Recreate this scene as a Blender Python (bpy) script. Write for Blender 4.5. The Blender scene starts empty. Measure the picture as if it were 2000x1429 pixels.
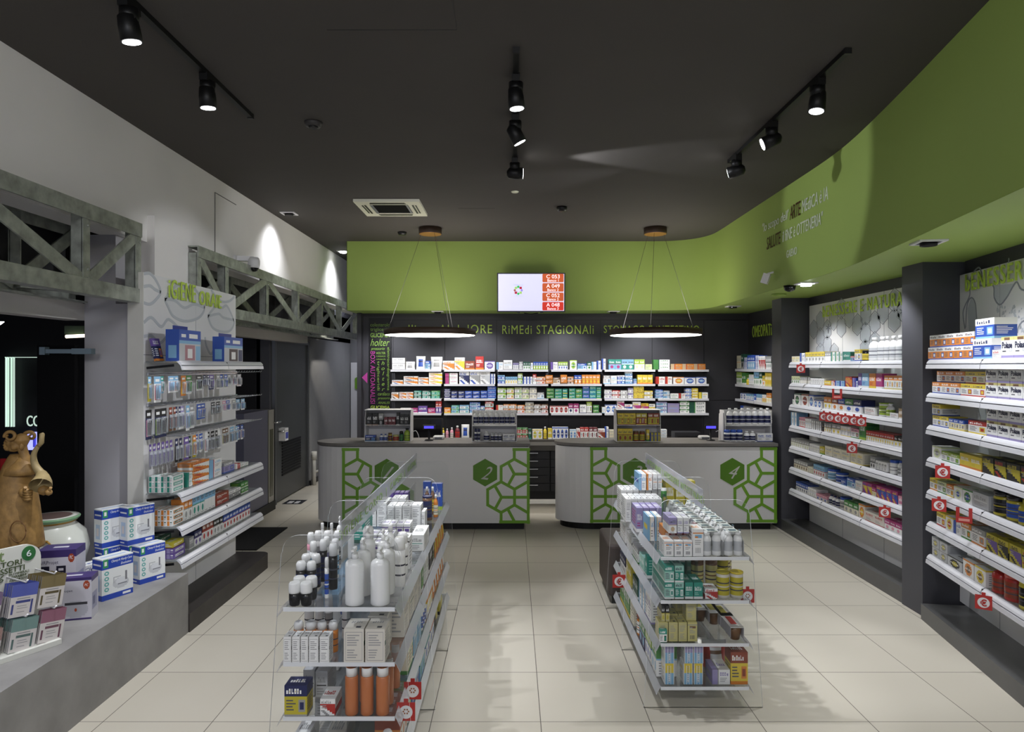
import bpy, bmesh, math, random
from mathutils import Vector, Matrix
S = bpy.context.scene
COL = S.collection
R = math.radians
F, CX, CY, CH = 1321.0, 1000.0, 714.5, 1.95      # focal length and centre in pixels of the 2000 px frame, eye height

# ---------------------------------------------------------------- camera, world, exposure
cd = bpy.data.cameras.new('camera'); cam = bpy.data.objects.new('camera', cd); COL.objects.link(cam)
cam.location = (0, 0, CH); cam.rotation_euler = (R(90), 0, 0)
cd.sensor_width = 36; cd.lens = F*36/2000; cd.clip_start = .05; cd.clip_end = 100
S.camera = cam
S.view_settings.view_transform = 'Standard'; S.view_settings.look = 'None'
S.view_settings.gamma = 1; S.view_settings.use_curve_mapping = False
S.view_settings.exposure = EXPO = 0.0
w = bpy.data.worlds.new('world'); S.world = w; w.use_nodes = True
w.node_tree.nodes['Background'].inputs[0].default_value = (.78, .82, 1, 1)
w.node_tree.nodes['Background'].inputs[1].default_value = .52

def lamp(kind, name, loc, target, energy, size=.05, angle=60, blend=.5, color=(1, .96, .9), parent=None, sy=None):
    l = bpy.data.lights.new(name, kind); l.energy = energy; l.color = color
    o = bpy.data.objects.new(name, l); COL.objects.link(o); o.location = loc
    if kind == 'SPOT':
        l.spot_size = R(angle); l.spot_blend = blend; l.shadow_soft_size = size
    elif kind == 'AREA':
        l.size = size
        if sy: l.shape = 'RECTANGLE'; l.size_y = sy
    else: l.shadow_soft_size = size
    d = Vector(target)-Vector(loc)
    o.rotation_euler = d.to_track_quat('-Z', 'Y').to_euler()
    return o
COOL = (.93, .95, 1); WARM = (1, .93, .84)
# two fill lights added behind the camera, not visible luminaires
lamp('AREA', 'rear_fill_light', (-1.2, -.6, 3.6), (-1.6, 3.2, 1.0), 62, 1.2, color=COOL, sy=.6)
lamp('AREA', 'rear_fill_light', (1.2, -.6, 3.6), (1.0, 4, .8), 42, 1.2, color=WARM, sy=.6)

# spots washing the shelving from the soffits; the back wall row is added
for x in (-1.9, -.55, .8, 2.0):
    lamp('SPOT', 'shelf_wash_spot', (x, 9.72, 2.70), (x, 10.36, 1.2), 62, .05, 110, .7, COOL)  # added row in front of the soffit, brightens the back shelves
lamp('SPOT', 'shelf_wash_spot', (2.95, 9.1, 2.74), (3.5, 9.3, 1.2), 45, .03, 100, .7, COOL)
for y in (7.35, 6.55, 5.7):
    lamp('SPOT', 'shelf_wash_spot', (2.84, y, 2.74), (3.42, y, 1.1), 46, .03, 95, .6, COOL)
for y in (4.5, 3.7):
    lamp('SPOT', 'shelf_wash_spot', (2.6, y, 2.74), (3.1, y-.1, 1.1), 60, .03, 95, .6, COOL)
# wall washers at the white wall
for y, e in ((8.04, 52), (10.7, 58)):
    lamp('SPOT', 'recessed_spot', (-2.52, y, 3.74), (-3.0, y, 2.7), e, .06, 100, 1, COOL)
lamp('SPOT', 'recessed_spot', (-2.85, 11.3, 2.9), (-3.2, 11.9, .6), 50, .02, 70, .6, WARM)
lamp('AREA', 'passage_fill_light', (-2.85, 12.9, 3.2), (-2.85, 13.3, 0), 40, .5, color=(.85, .88, 1))  # fill light added to brighten the far door of the passage

# ---------------------------------------------------------------- colours, materials
def lin(c):
    c = c/255.0
    return c/12.92 if c <= .04045 else ((c+.055)/1.055)**2.4
def rgb(r, g, b): return (lin(r), lin(g), lin(b), 1)
PAL = dict(w=(232, 232, 230), cr=(226, 220, 196), g=(66, 140, 60), lg=(158, 190, 60), t=(40, 150, 130), b=(40, 80, 180), nv=(34, 40, 92),
    lb=(120, 175, 215), r=(190, 44, 38), o=(226, 130, 40), y=(228, 200, 50), m=(176, 50, 120), p=(104, 76, 160), pk=(226, 150, 170),
    k=(28, 28, 30), gr=(150, 150, 150), br=(120, 84, 56), mr=(112, 36, 44), dg=(28, 84, 64), lt=(150, 205, 190), pg=(206, 216, 160), ty=(206, 196, 120),
    bg=(200, 170, 130), vi=(150, 140, 190), te=(150, 62, 40), oc=(196, 112, 64), si=(190, 192, 196), ow=(214, 208, 196), ye=(196, 180, 40))
NAME = dict(w='white', cr='cream', g='green', lg='lime', t='teal', b='blue', nv='navy', lb='pale blue', r='red', o='orange', y='yellow', m='magenta',
    p='purple', pk='pink', k='black', gr='grey', br='brown', mr='maroon', dg='dark green', lt='mint', pg='pale green', ty='straw', bg='beige', vi='lilac', te='rust',
    oc='amber', si='silver', ow='off-white', ye='mustard')
for _k, _c in PAL.items(): _m = sum(_c)/3; PAL[_k] = tuple(int(_m+(v-_m)*.86) for v in _c)
def pal(k): return rgb(*PAL[k])
MATS = {}
def mat(name, color, rough=.5, metal=0, var=0, scale=8, bump=0, emit=None, es=0, alpha=1, spec=.5, trans=0, ior=1.45):
    if name in MATS: return MATS[name]
    m = bpy.data.materials.new(name); m.use_nodes = True
    nt = m.node_tree; b = nt.nodes['Principled BSDF']
    c = color if len(color) == 4 else (*color, 1)
    b.inputs['Base Color'].default_value = c; b.inputs['Roughness'].default_value = rough
    b.inputs['Metallic'].default_value = metal; b.inputs['Specular IOR Level'].default_value = spec
    b.inputs['Transmission Weight'].default_value = trans; b.inputs['IOR'].default_value = ior
    if emit: b.inputs['Emission Color'].default_value = emit; b.inputs['Emission Strength'].default_value = es
    if var or bump:
        tc = nt.nodes.new('ShaderNodeTexCoord'); n = nt.nodes.new('ShaderNodeTexNoise')
        n.inputs['Scale'].default_value = scale; n.inputs['Detail'].default_value = 6
        nt.links.new(tc.outputs['Object'], n.inputs['Vector'])
        if var:
            rp = nt.nodes.new('ShaderNodeValToRGB')
            rp.color_ramp.elements[0].position = .3; rp.color_ramp.elements[1].position = .7
            rp.color_ramp.elements[0].color = (*[max(0, v*(1-var)) for v in c[:3]], 1)
            rp.color_ramp.elements[1].color = (*[min(1, v*(1+var)) for v in c[:3]], 1)
            nt.links.new(n.outputs['Fac'], rp.inputs[0]); nt.links.new(rp.outputs[0], b.inputs['Base Color'])
        if bump:
            bp = nt.nodes.new('ShaderNodeBump'); bp.inputs['Strength'].default_value = bump; bp.inputs['Distance'].default_value = .01
            nt.links.new(n.outputs['Fac'], bp.inputs['Height']); nt.links.new(bp.outputs[0], b.inputs['Normal'])
    MATS[name] = m; return m
def attrmat(name, rough, metal=0, alpha=0, tr=0):
    """printed surface: colour comes from the printing on the mesh"""
    m = bpy.data.materials.new(name); m.use_nodes = True; nt = m.node_tree; b = nt.nodes['Principled BSDF']
    a = nt.nodes.new('ShaderNodeAttribute'); a.attribute_name = 'Col'
    nt.links.new(a.outputs['Color'], b.inputs['Base Color'])
    b.inputs['Roughness'].default_value = rough; b.inputs['Metallic'].default_value = metal
    b.inputs['Transmission Weight'].default_value = tr
    n = nt.nodes.new('ShaderNodeTexNoise'); n.inputs['Scale'].default_value = 60
    bp = nt.nodes.new('ShaderNodeBump'); bp.inputs['Strength'].default_value = .03
    nt.links.new(n.outputs['Fac'], bp.inputs['Height']); nt.links.new(bp.outputs[0], b.inputs['Normal'])
    MATS[name] = m; return m
CARD = attrmat('printed_card', .42); GLOSS = attrmat('glossy_print', .25); FOIL = attrmat('foil_pouch', .32, .15)
def clear(name, tint=(1, 1, 1), refl=.9, haze=0.0):
    """thin clear sheet: see-through with fresnel reflections and an optional milky part"""
    m = bpy.data.materials.new(name); m.use_nodes = True; nt = m.node_tree; nt.nodes.clear()
    o = nt.nodes.new('ShaderNodeOutputMaterial'); t = nt.nodes.new('ShaderNodeBsdfTransparent'); t.inputs[0].default_value = (*tint, 1)
    g = nt.nodes.new('ShaderNodeBsdfGlossy'); g.inputs['Roughness'].default_value = .03
    fr = nt.nodes.new('ShaderNodeFresnel'); fr.inputs[0].default_value = 1.35
    mm = nt.nodes.new('ShaderNodeMath'); mm.operation = 'MULTIPLY'; mm.inputs[1].default_value = refl
    mx = nt.nodes.new('ShaderNodeMixShader')
    nt.links.new(fr.outputs[0], mm.inputs[0]); nt.links.new(mm.outputs[0], mx.inputs[0])
    nt.links.new(t.outputs[0], mx.inputs[1]); nt.links.new(g.outputs[0], mx.inputs[2])
    last = mx
    if haze:
        d = nt.nodes.new('ShaderNodeBsdfDiffuse'); d.inputs[0].default_value = (.85, .87, .9, 1)
        m2 = nt.nodes.new('ShaderNodeMixShader'); m2.inputs[0].default_value = haze
        nt.links.new(mx.outputs[0], m2.inputs[1]); nt.links.new(d.outputs[0], m2.inputs[2]); last = m2
    nt.links.new(last.outputs[0], o.inputs[0]); MATS[name] = m; return m
ACR = clear('clear_acrylic', (.985, .99, .99), .5, .004); ACRE = clear('whitened_acrylic_edge', (.95, .97, .98), 1, .8)  # edge whitened to stand in for the bright line of light along it
ACRS = clear('acrylic_shelf', (.95, .96, .97), .6, .03); GLS = clear('glass_shelf', (.88, .93, .91), .8, .12)
HOL = clear('price_strip_plastic', (.86, .86, .9), .5, .38); SIGNC = clear('printed_clear_sign', (.93, .93, .96), .6, .3)
PET = clear('clear_bottle', (.86, .9, .95), .9, .18); BLIS = clear('blister_plastic', (.9, .92, .95), .9, .15)
WHITE = mat('white_laminate', rgb(222, 221, 222), .35, var=.02, scale=3)
WALLW = mat('white_wall_paint', rgb(230, 227, 224), .75, var=.02, scale=2, bump=.02)
DARKW = mat('anthracite_panel', rgb(60, 59, 64), .5, var=.06, scale=3)
PILL = mat('anthracite_pillar', rgb(74, 74, 80), .55, var=.04, scale=3)
CEIL = mat('dark_ceiling_paint', rgb(74, 70, 67), .85, var=.04, scale=1.5)
GREEN = mat('green_paint', rgb(152, 176, 90), .6, var=.02, scale=1)
LGREEN = mat('green_letters', rgb(190, 216, 84), .4); MAG = mat('magenta_vinyl', rgb(170, 60, 140), .5); DGRN = mat('green_vinyl', rgb(110, 160, 44), .45)
DKGRN = mat('dark_green_vinyl', rgb(86, 130, 34), .45)
CONC = mat('concrete_laminate', rgb(142, 140, 138), .55, var=.16, scale=5, bump=.05)
CONCD = mat('concrete_worktop', rgb(112, 109, 106), .5, var=.12, scale=9)
GALV = mat('galvanised_steel', rgb(158, 162, 154), .42, .4, var=.3, scale=14, bump=.05)
BLACK = mat('black_plastic', rgb(20, 20, 22), .4); BLKM = mat('black_metal', rgb(16, 16, 17), .45, .3)
CHR = mat('chrome', rgb(200, 202, 205), .2, .95); STRIP = mat('white_price_strip', rgb(206, 206, 211), .3, var=.015, scale=30)
PRNT = mat('grey_print', rgb(138, 141, 150), .45); PRNL = mat('light_grey_print', rgb(186, 190, 196), .45); PRND = mat('dark_grey_print', rgb(120, 122, 130), .45)
WOOD = mat('dark_wood_platform', rgb(52, 48, 46), .5, var=.25, scale=6); SCREW = mat('steel', rgb(140, 140, 145), .35, .8)

# ---------------------------------------------------------------- mesh builder
class MB:
    def __init__(s): s.v = []; s.f = []; s.c = []; s.m = []; s.sm = []
    def face(s, pts, col=None, m=0, sm=False):
        n = len(s.v); s.v += [tuple(p) for p in pts]; s.f.append(tuple(range(n, n+len(pts)))); s.c.append(col); s.m.append(m); s.sm.append(sm)
    def box(s, x0, x1, y0, y1, z0, z1, col=None, m=0, M=None):
        p = [Vector((x, y, z)) for z in (z0, z1) for y in (y0, y1) for x in (x0, x1)]
        if M: p = [M @ q for q in p]
        n = len(s.v); s.v += [tuple(q) for q in p]
        for f in ((0, 2, 3, 1), (4, 5, 7, 6), (0, 1, 5, 4), (2, 6, 7, 3), (0, 4, 6, 2), (1, 3, 7, 5)):
            s.f.append(tuple(n+i for i in f)); s.c.append(col); s.m.append(m); s.sm.append(False)
        return s
    def beam(s, a, b, wd, ht, up=(0, 0, 1), col=None, m=0):
        a, b = Vector(a), Vector(b); d = (b-a); L = d.length; d.normalize(); u = Vector(up); x = d.cross(u)
        if x.length < 1e-4: x = d.cross(Vector((1, 0, 0)))
        x.normalize(); u = x.cross(d)
        M = Matrix((( d.x, x.x, u.x, a.x), (d.y, x.y, u.y, a.y), (d.z, x.z, u.z, a.z), (0, 0, 0, 1)))
        return s.box(0, L, -wd/2, wd/2, -ht/2, ht/2, col, m, M)
    def tube(s, pts, r, n=8, col=None, m=0, cap=True):
        pts = [Vector(p) for p in pts]; rs = r if isinstance(r, (list, tuple)) else [r]*len(pts)
        base = len(s.v); prev = None
        for i, p in enumerate(pts):
            d = (pts[min(i+1, len(pts)-1)]-pts[max(i-1, 0)]).normalized()
            if prev is None: x = d.cross(Vector((0, 0, 1))); x = x if x.length > .01 else d.cross(Vector((1, 0, 0)))
            else: x = prev-d*prev.dot(d)
            x.normalize(); prev = x; y = d.cross(x)
            for k in range(n):
                t = 2*math.pi*k/n; s.v.append(tuple(p+(x*math.cos(t)+y*math.sin(t))*rs[i]))
        for i in range(len(pts)-1):
            for k in range(n):
                a = base+i*n+k; b = base+i*n+(k+1) % n
                s.f.append((a, b, b+n, a+n)); s.c.append(col); s.m.append(m); s.sm.append(True)
        if cap:
            s.f.append(tuple(base+k for k in range(n))[::-1]); s.f.append(tuple(base+(len(pts)-1)*n+k for k in range(n)))
            s.c += [col]*2; s.m += [m]*2; s.sm += [False]*2
        return s
    def lathe(s, prof, n=20, cx=0, cy=0, sx=1, sy=1, m=0, z0=0):
        """prof: (r, z, colour of the band above)"""
        base = len(s.v)
        for q in prof:
            for k in range(n):
                t = 2*math.pi*k/n; s.v.append((cx+q[0]*sx*math.cos(t), cy+q[0]*sy*math.sin(t), z0+q[1]))
        for i in range(len(prof)-1):
            c = prof[i][2] if len(prof[i]) > 2 else None
            if abs(prof[i][0]-prof[i+1][0])+abs(prof[i][1]-prof[i+1][1]) < 1e-7: continue
            for k in range(n):
                a = base+i*n+k; b = base+i*n+(k+1) % n
                s.f.append((a, b, b+n, a+n)); s.c.append(c); s.m.append(m); s.sm.append(True)
        L = len(prof)-1
        s.f.append(tuple(base+k for k in range(n))[::-1]); s.c.append(prof[0][2] if len(prof[0]) > 2 else None); s.m.append(m); s.sm.append(False)
        s.f.append(tuple(base+L*n+k for k in range(n))); s.c.append(prof[L-1][2] if len(prof[L-1]) > 2 else None); s.m.append(m); s.sm.append(False)
        return s
    def prism(s, poly, z0, z1, m=0, col=None, axis='z', sidem=None):
        """poly extruded along z; axis 'y': poly is (x,z) extruded over y"""
        q = (lambda a, b, c: (a, b, c)) if axis == 'z' else (lambda a, b, c: (a, c, b))
        n = len(poly); b = len(s.v)
        s.v += [q(x, y, z0) for x, y in poly]+[q(x, y, z1) for x, y in poly]
        s.f.append(tuple(b+i for i in range(n))[::-1]); s.f.append(tuple(b+n+i for i in range(n))); s.c += [col]*2; s.m += [m]*2; s.sm += [False]*2
        for i in range(n):
            j = (i+1) % n; s.f.append((b+i, b+j, b+n+j, b+n+i)); s.c.append(col); s.m.append(m if sidem is None else sidem); s.sm.append(False)
        return s
    def mesh(s, name, mats):
        me = bpy.data.meshes.new(name); me.from_pydata(s.v, [], s.f); me.update()
        for m in (mats if isinstance(mats, (list, tuple)) else [mats]): me.materials.append(m)
        me.polygons.foreach_set('material_index', s.m); me.polygons.foreach_set('use_smooth', s.sm)
        if any(c is not None for c in s.c):
            ca = me.color_attributes.new('Col', 'FLOAT_COLOR', 'CORNER'); buf = []
            for f, c in zip(s.f, s.c): buf += list(c or (.8, .8, .8, 1))*len(f)
            ca.data.foreach_set('color', buf)
        return me
    def build(s, name, mats, parent=None, **k):
        me = s.mesh(name, mats)
        bm = bmesh.new(); bm.from_mesh(me); bmesh.ops.recalc_face_normals(bm, faces=bm.faces); bm.to_mesh(me); bm.free()
        o = bpy.data.objects.new(name, me); COL.objects.link(o)
        if parent: o.parent = parent
        for a, b in k.items():
            if a == 'loc': o.location = b
            elif a == 'rz': o.rotation_euler = (0, 0, b)
            else: o[a] = b
        return o
LAB = {}
def words(s): return len(s.split())
def root(name, label, cat, loc=(0, 0, 0), rz=0, group=None):
    o = bpy.data.objects.new(name, None); o.empty_display_size = .05; COL.objects.link(o); o.location = loc; o.rotation_euler = (0, 0, rz)
    return tag(o, label, cat, group)
def tag(o, label, cat, group=None):
    o['label'] = label; o['category'] = cat
    if group: o['group'] = group
    LAB.setdefault(label, []).append(o.name)
    if not 4 <= words(label) <= 16: print('LABEL LENGTH', label)
    return o
def struct(o): o['kind'] = 'structure'; return o
def link(name, me, parent=None, loc=(0, 0, 0), rot=(0, 0, 0), **k):
    o = bpy.data.objects.new(name, me); COL.objects.link(o); o.location = loc; o.rotation_euler = rot
    if parent: o.parent = parent
    for a, b in k.items(): o[a] = b
    return o
_T = {}
def text_mesh(body, w, h, mt, depth=.003, shear=0, bold=0, sp=1.0):
    """lettering as a mesh: x 0..w, z 0..h, facing -y"""
    k = (body, round(w, 4), round(h, 4), mt.name, depth, shear, bold, sp)
    if k in _T: return _T[k]
    cu = bpy.data.curves.new('lettering', 'FONT'); cu.body = body; cu.size = 1; cu.shear = shear; cu.offset = bold; cu.resolution_u = 3
    cu.space_line = .95; cu.space_character = sp
    if '\n' in body: cu.align_x = 'CENTER'
    cu.extrude = .01
    o = bpy.data.objects.new('lettering', cu); COL.objects.link(o)
    dg = bpy.context.evaluated_depsgraph_get(); dg.update()
    me = bpy.data.meshes.new_from_object(o.evaluated_get(dg))
    bpy.data.objects.remove(o); bpy.data.curves.remove(cu)
    xs = [v.co.x for v in me.vertices]; ys = [v.co.y for v in me.vertices]
    x0, x1, y0, y1 = min(xs), max(xs), min(ys), max(ys)
    for v in me.vertices:
        x, y, z = v.co; v.co = ((x-x0)/(x1-x0)*w, -depth if z > 0 else 0, (y-y0)/(y1-y0)*h)
    me.name = 'lettering'; me.materials.clear(); me.materials.append(mt); me.update()
    _T[k] = me; return me
def text(body, parent, x, y, z, w, h, mt, depth=.003, shear=0, bold=0, roll=0, name='lettering', sp=1.0):
    return link(name, text_mesh(body, w, h, mt, depth, shear, bold, sp), parent, (x, y, z), (0, R(roll), 0))
def px(X, D): return (X-CX)*D/F
def pz(Y, D): return CH-(Y-CY)*D/F
def ribbon(mb, pts, wd, y0, y1, close=False, m=0, col=None):
    """thick polyline in the xz plane"""
    P = [Vector(p) for p in pts]
    if close: P = P+[P[0]]
    nn = []
    for i in range(len(P)):
        a = P[max(i-1, 0)]; b = P[min(i+1, len(P)-1)]
        if close and i in (0, len(P)-1): a, b = P[-2], P[1]
        d = (b-a).normalized(); nn.append(Vector((-d.y, d.x)))
    for i in range(len(P)-1):
        a, b = P[i], P[i+1]; q = [a+nn[i]*wd/2, b+nn[i+1]*wd/2, b-nn[i+1]*wd/2, a-nn[i]*wd/2]
        mb.prism([tuple(t) for t in q], y0, y1, m, col, 'y')
def smooth(pts, n=6):
    out = []
    for i in range(len(pts)-1):
        p0 = Vector(pts[max(i-1, 0)]); p1 = Vector(pts[i]); p2 = Vector(pts[i+1]); p3 = Vector(pts[min(i+2, len(pts)-1)])
        for k in range(n):
            t = k/n; out.append(tuple(.5*((2*p1)+(p2-p0)*t+(2*p0-5*p1+4*p2-p3)*t*t+(3*p1-p0-3*p2+p3)*t**3)))
    out.append(tuple(pts[-1])); return out
# ---------------------------------------------------------------- floor, ceiling, walls
TOP, SOF = 3.767, 2.76
def floor_mat():
    m = bpy.data.materials.new('floor_tiles'); m.use_nodes = True; nt = m.node_tree; b = nt.nodes['Principled BSDF']; N = nt.nodes.new; Lk = nt.links.new
    tc = N('ShaderNodeTexCoord'); sp = N('ShaderNodeSeparateXYZ'); Lk(tc.outputs['Object'], sp.inputs[0])
    def mth(op, a, bb=None):
        n = N('ShaderNodeMath'); n.operation = op
        for i, v in enumerate((a, bb)):
            if v is None: continue
            if isinstance(v, (int, float)): n.inputs[i].default_value = v
            else: Lk(v, n.inputs[i])
        return n.outputs[0]
    T = .6; ds = []; cells = []
    for ax, off in ((0, .157), (1, 3.709)):
        q = mth('DIVIDE', mth('SUBTRACT', sp.outputs[ax], off), T); fl = mth('FLOOR', q); fr = mth('SUBTRACT', q, fl)
        ds.append(mth('MULTIPLY', mth('MINIMUM', fr, mth('SUBTRACT', 1.0, fr)), T)); cells.append(fl)
    g = mth('LESS_THAN', mth('MINIMUM', ds[0], ds[1]), .0022)
    cb = N('ShaderNodeCombineXYZ'); Lk(cells[0], cb.inputs[0]); Lk(cells[1], cb.inputs[1])
    wn = N('ShaderNodeTexWhiteNoise'); Lk(cb.outputs[0], wn.inputs[0])
    n1 = N('ShaderNodeTexNoise'); n1.inputs['Scale'].default_value = 2.2; n1.inputs['Detail'].default_value = 8; Lk(tc.outputs['Object'], n1.inputs['Vector'])
    mx = N('ShaderNodeMix'); mx.data_type = 'RGBA'; mx.inputs['A'].default_value = rgb(196, 189, 174); mx.inputs['B'].default_value = rgb(208, 202, 188)
    Lk(mth('ADD', mth('MULTIPLY', wn.outputs[0], .5), mth('MULTIPLY', n1.outputs['Fac'], .5)), mx.inputs['Factor'])
    m2 = N('ShaderNodeMix'); m2.data_type = 'RGBA'; Lk(g, m2.inputs['Factor']); Lk(mx.outputs['Result'], m2.inputs['A']); m2.inputs['B'].default_value = rgb(96, 90, 82)
    Lk(m2.outputs['Result'], b.inputs['Base Color'])
    Lk(mth('ADD', mth('MULTIPLY', g, .5), mth('ADD', mth('MULTIPLY', n1.outputs['Fac'], .12), .26)), b.inputs['Roughness'])
    return m
FLOOR = floor_mat()
struct(MB().box(-9, 4.6, -1.2, 14.2, -.1, 0).build('floor', FLOOR))
struct(MB().box(-9, 4.6, -1.2, 14.2, TOP, TOP+.1).build('ceiling', CEIL))
# white wall of the entrance side with its lower edge over the girders
mb = MB().box(-3.05, -2.86, -1.2, 14.2, 2.92, TOP); struct(mb.build('wall_left', WALLW))
struct(MB().box(-2.866, -2.852, 6.5, 6.505, 2.98, 3.62).box(-2.866, -2.852, 6.5, 7.6, 2.98, 2.985).box(-2.866, -2.852, 6.5, 7.0, 3.615, 3.62).build('trim_1', mat('seam_grey', rgb(120, 118, 116), .8)))
struct(MB().box(-2.92, -2.80, 5.30, 5.92, 2.41, 3.13).build('wall_left_pilaster', WALLW))
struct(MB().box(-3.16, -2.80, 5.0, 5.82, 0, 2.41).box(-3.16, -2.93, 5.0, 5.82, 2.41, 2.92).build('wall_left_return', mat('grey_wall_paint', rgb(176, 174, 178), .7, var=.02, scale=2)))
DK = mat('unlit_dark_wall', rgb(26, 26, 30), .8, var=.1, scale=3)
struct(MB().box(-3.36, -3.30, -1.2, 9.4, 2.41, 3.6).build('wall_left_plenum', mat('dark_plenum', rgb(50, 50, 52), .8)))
HDR = mat('beige_header', rgb(190, 186, 182), .7, var=.02)
struct(MB().box(-3.30, -3.16, -1.2, 5.0, 2.285, 2.41).build('wall_left_header', HDR))
struct(MB().box(-3.30, -3.16, 5.82, 10.46, 2.30, 2.41).build('wall_left_header', HDR))
# passage behind the girder
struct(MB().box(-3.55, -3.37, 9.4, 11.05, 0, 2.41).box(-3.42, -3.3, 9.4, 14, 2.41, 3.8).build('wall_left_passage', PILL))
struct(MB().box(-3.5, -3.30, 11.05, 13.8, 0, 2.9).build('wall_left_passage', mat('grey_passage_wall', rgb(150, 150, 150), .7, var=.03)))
struct(MB().box(-3.31, -3.285, 11.05, 13.8, 0, .08).build('baseboard_left', BLACK))
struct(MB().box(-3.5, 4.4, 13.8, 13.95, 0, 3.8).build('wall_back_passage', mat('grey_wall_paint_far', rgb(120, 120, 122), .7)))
struct(MB().box(-3.28, -2.35, 13.76, 13.8, 0, 2.02).build('door_2', WHITE))
mb = MB(); mb.prism([(-3.02+.2*math.cos(R(a)), 1.6+.2*math.sin(R(a))) for a in range(30, 390, 60)], 13.74, 13.76, axis='y')
struct(mb.build('trim_2', DGRN))
# outside the shop front (dark arcade)
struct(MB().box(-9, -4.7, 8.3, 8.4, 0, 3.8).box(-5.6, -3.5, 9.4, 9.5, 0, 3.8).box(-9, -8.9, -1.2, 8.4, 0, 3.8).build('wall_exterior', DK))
def door(y0, y1):
    d = MB().box(-3.36, -3.33, y0, y1, .02, 2.29).build('door_1', mat('dark_grey_door', rgb(66, 68, 68), .35, var=.04)); struct(d)
    fr = MB(); fr.box(-3.37, -3.31, y0-.07, y0, 0, 2.34).box(-3.37, -3.31, y1, y1+.06, 0, 2.34).box(-3.37, -3.31, y0, y1, 2.29, 2.34)
    fr.build('door_frame', mat('door_frame_grey', rgb(90, 92, 94), .3, .4), d)
    v = MB(); 
    for k in range(12): v.box(-3.332, -3.318, y0+.26, y1-.34, .36+k*.042, .36+k*.042+.024)
    v.build('louvre', BLKM, d)
    MB().tube([(-3.33, y0+.1, 1.02), (-3.25, y0+.1, 1.02), (-3.25, y0+.25, 1.02)], .012).build('door_handle', CHR, d)
door(9.52, 10.98)
t = MB().box(-3.33, -3.24, 9.66, 9.80, .88, 1.06).build('sanitiser_dispenser', WHITE)
tag(t, 'white and blue gel dispenser on the dark grey door', 'dispenser'); MB().box(-3.24, -3.236, 9.68, 9.78, .91, 1.0).build('label', mat('blue_label', rgb(70, 80, 160), .4), t)
t = MB().beam((-3.31, 9.66, 1.42), (-3.305, 9.66, 1.42), .07, .07).build('diamond_sticker', WHITE)
bpy.data.objects.remove(t)
mb = MB(); mb.tube([(-3.24, 10.9+.18, .0), (-3.24, 11.08, .5)], .03); mb.tube([(-3.24, 11.08, .42), (-3.24, 11.08, .55)], .045); mb.tube([(-3.24, 11.08, .22), (-3.24, 11.2, .2), (-3.24, 11.3, .2)], .02)
tag(mb.build('drain_pipe', mat('white_pvc', rgb(210, 208, 200), .4)), 'white plastic pipe standing beside the grey louvred door', 'pipe')
# back wall
struct(MB().box(-2.36, 3.75, 10.45, 10.55, 0, SOF+.04).build('wall_back', DARKW))
struct(MB().box(-2.36, -2.30, 10.3, 10.45, 0, SOF).box(-2.36, -2.30, 10.55, 11.6, 0, SOF).build('wall_back_end', DARKW))
mb = MB()
for i in range(8): mb.box(-1.836+.8*i-.003, -1.836+.8*i+.003, 10.444, 10.451, .9, 2.66)
mb.box(-1.83, 3.65, 10.444, 10.451, 2.655, 2.661).box(2.96, 3.65, 10.444, 10.451, 1.42, 1.426).box(2.96, 3.65, 10.444, 10.451, .7, .706)
struct(mb.build('trim_3', BLACK))
# side wall
struct(MB().box(3.65, 3.75, 8.3, 10.5, 0, SOF+.04).box(3.535, 3.75, 5.5, 8.1, 0, SOF+.04).build('wall_right', DARKW))
struct(MB().box(3.21, 3.66, 8.06, 8.35, 0, SOF+.02).build('wall_right_pillar', PILL))
struct(MB().box(3.20, 3.66, 5.27, 5.55, 0, SOF+.02).build('wall_right_pillar', PILL))
RZ2 = R(-99.7)
B2 = Vector((3.135, 5.10, 0))
def fr2(lx, ly): # bay two local to world
    return Vector((B2.x+lx*math.cos(RZ2)-ly*math.sin(RZ2), B2.y+lx*math.sin(RZ2)+ly*math.cos(RZ2)))
mb = MB().box(-.2, 3.6, .345, .5, 0, SOF+.04); struct(mb.build('wall_right', DARKW, loc=B2, rz=RZ2))
struct(MB().box(3.21, 3.50, 5.55, 8.06, 0, .13).build('trim_platform', mat('anthracite_platform', rgb(84, 84, 84), .32, var=.05), None))
struct(MB().box(-.12, 3.6, .0, .37, 0, .12).build('trim_platform', MATS['anthracite_platform'], loc=B2, rz=RZ2))
# green bulkhead
curve = [(-2.41, 9.86), (1.9, 9.86)]+smooth([(1.9, 9.86), (2.3, 9.83), (2.6, 9.66), (2.76, 9.35), (2.785, 8.9)], 5)[1:]+[(2.78, 6.6)]+smooth([(2.78, 6.6), (2.775, 6.0), (2.74, 5.5), (2.66, 4.95), (2.54, 4.25)], 4)[1:]+[(2.38, 3.4), (2.1, 1.9), (1.85, .6), (1.55, -1.2)]
mb = MB()
n = len(curve)
mb.v = [(x, y, SOF) for x, y in curve]+[(x, y, TOP) for x, y in curve]
for i in range(n-1): mb.f.append((i, i+1, n+i+1, n+i)); mb.c.append(None); mb.m.append(0); mb.sm.append(True)
for a, b in ((0, 1),): pass
mb.box(-2.41, -2.405, 9.86, 10.72, SOF, TOP)
struct(mb.build('wall_bulkhead', GREEN))
mb = MB(); mb.prism([(x+.004, y+.004) for x, y in curve]+[(4.4, -1.2), (4.4, 10.72), (-2.41, 10.72)], SOF, SOF+.03); struct(mb.build('ceiling_soffit', GREEN))

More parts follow.
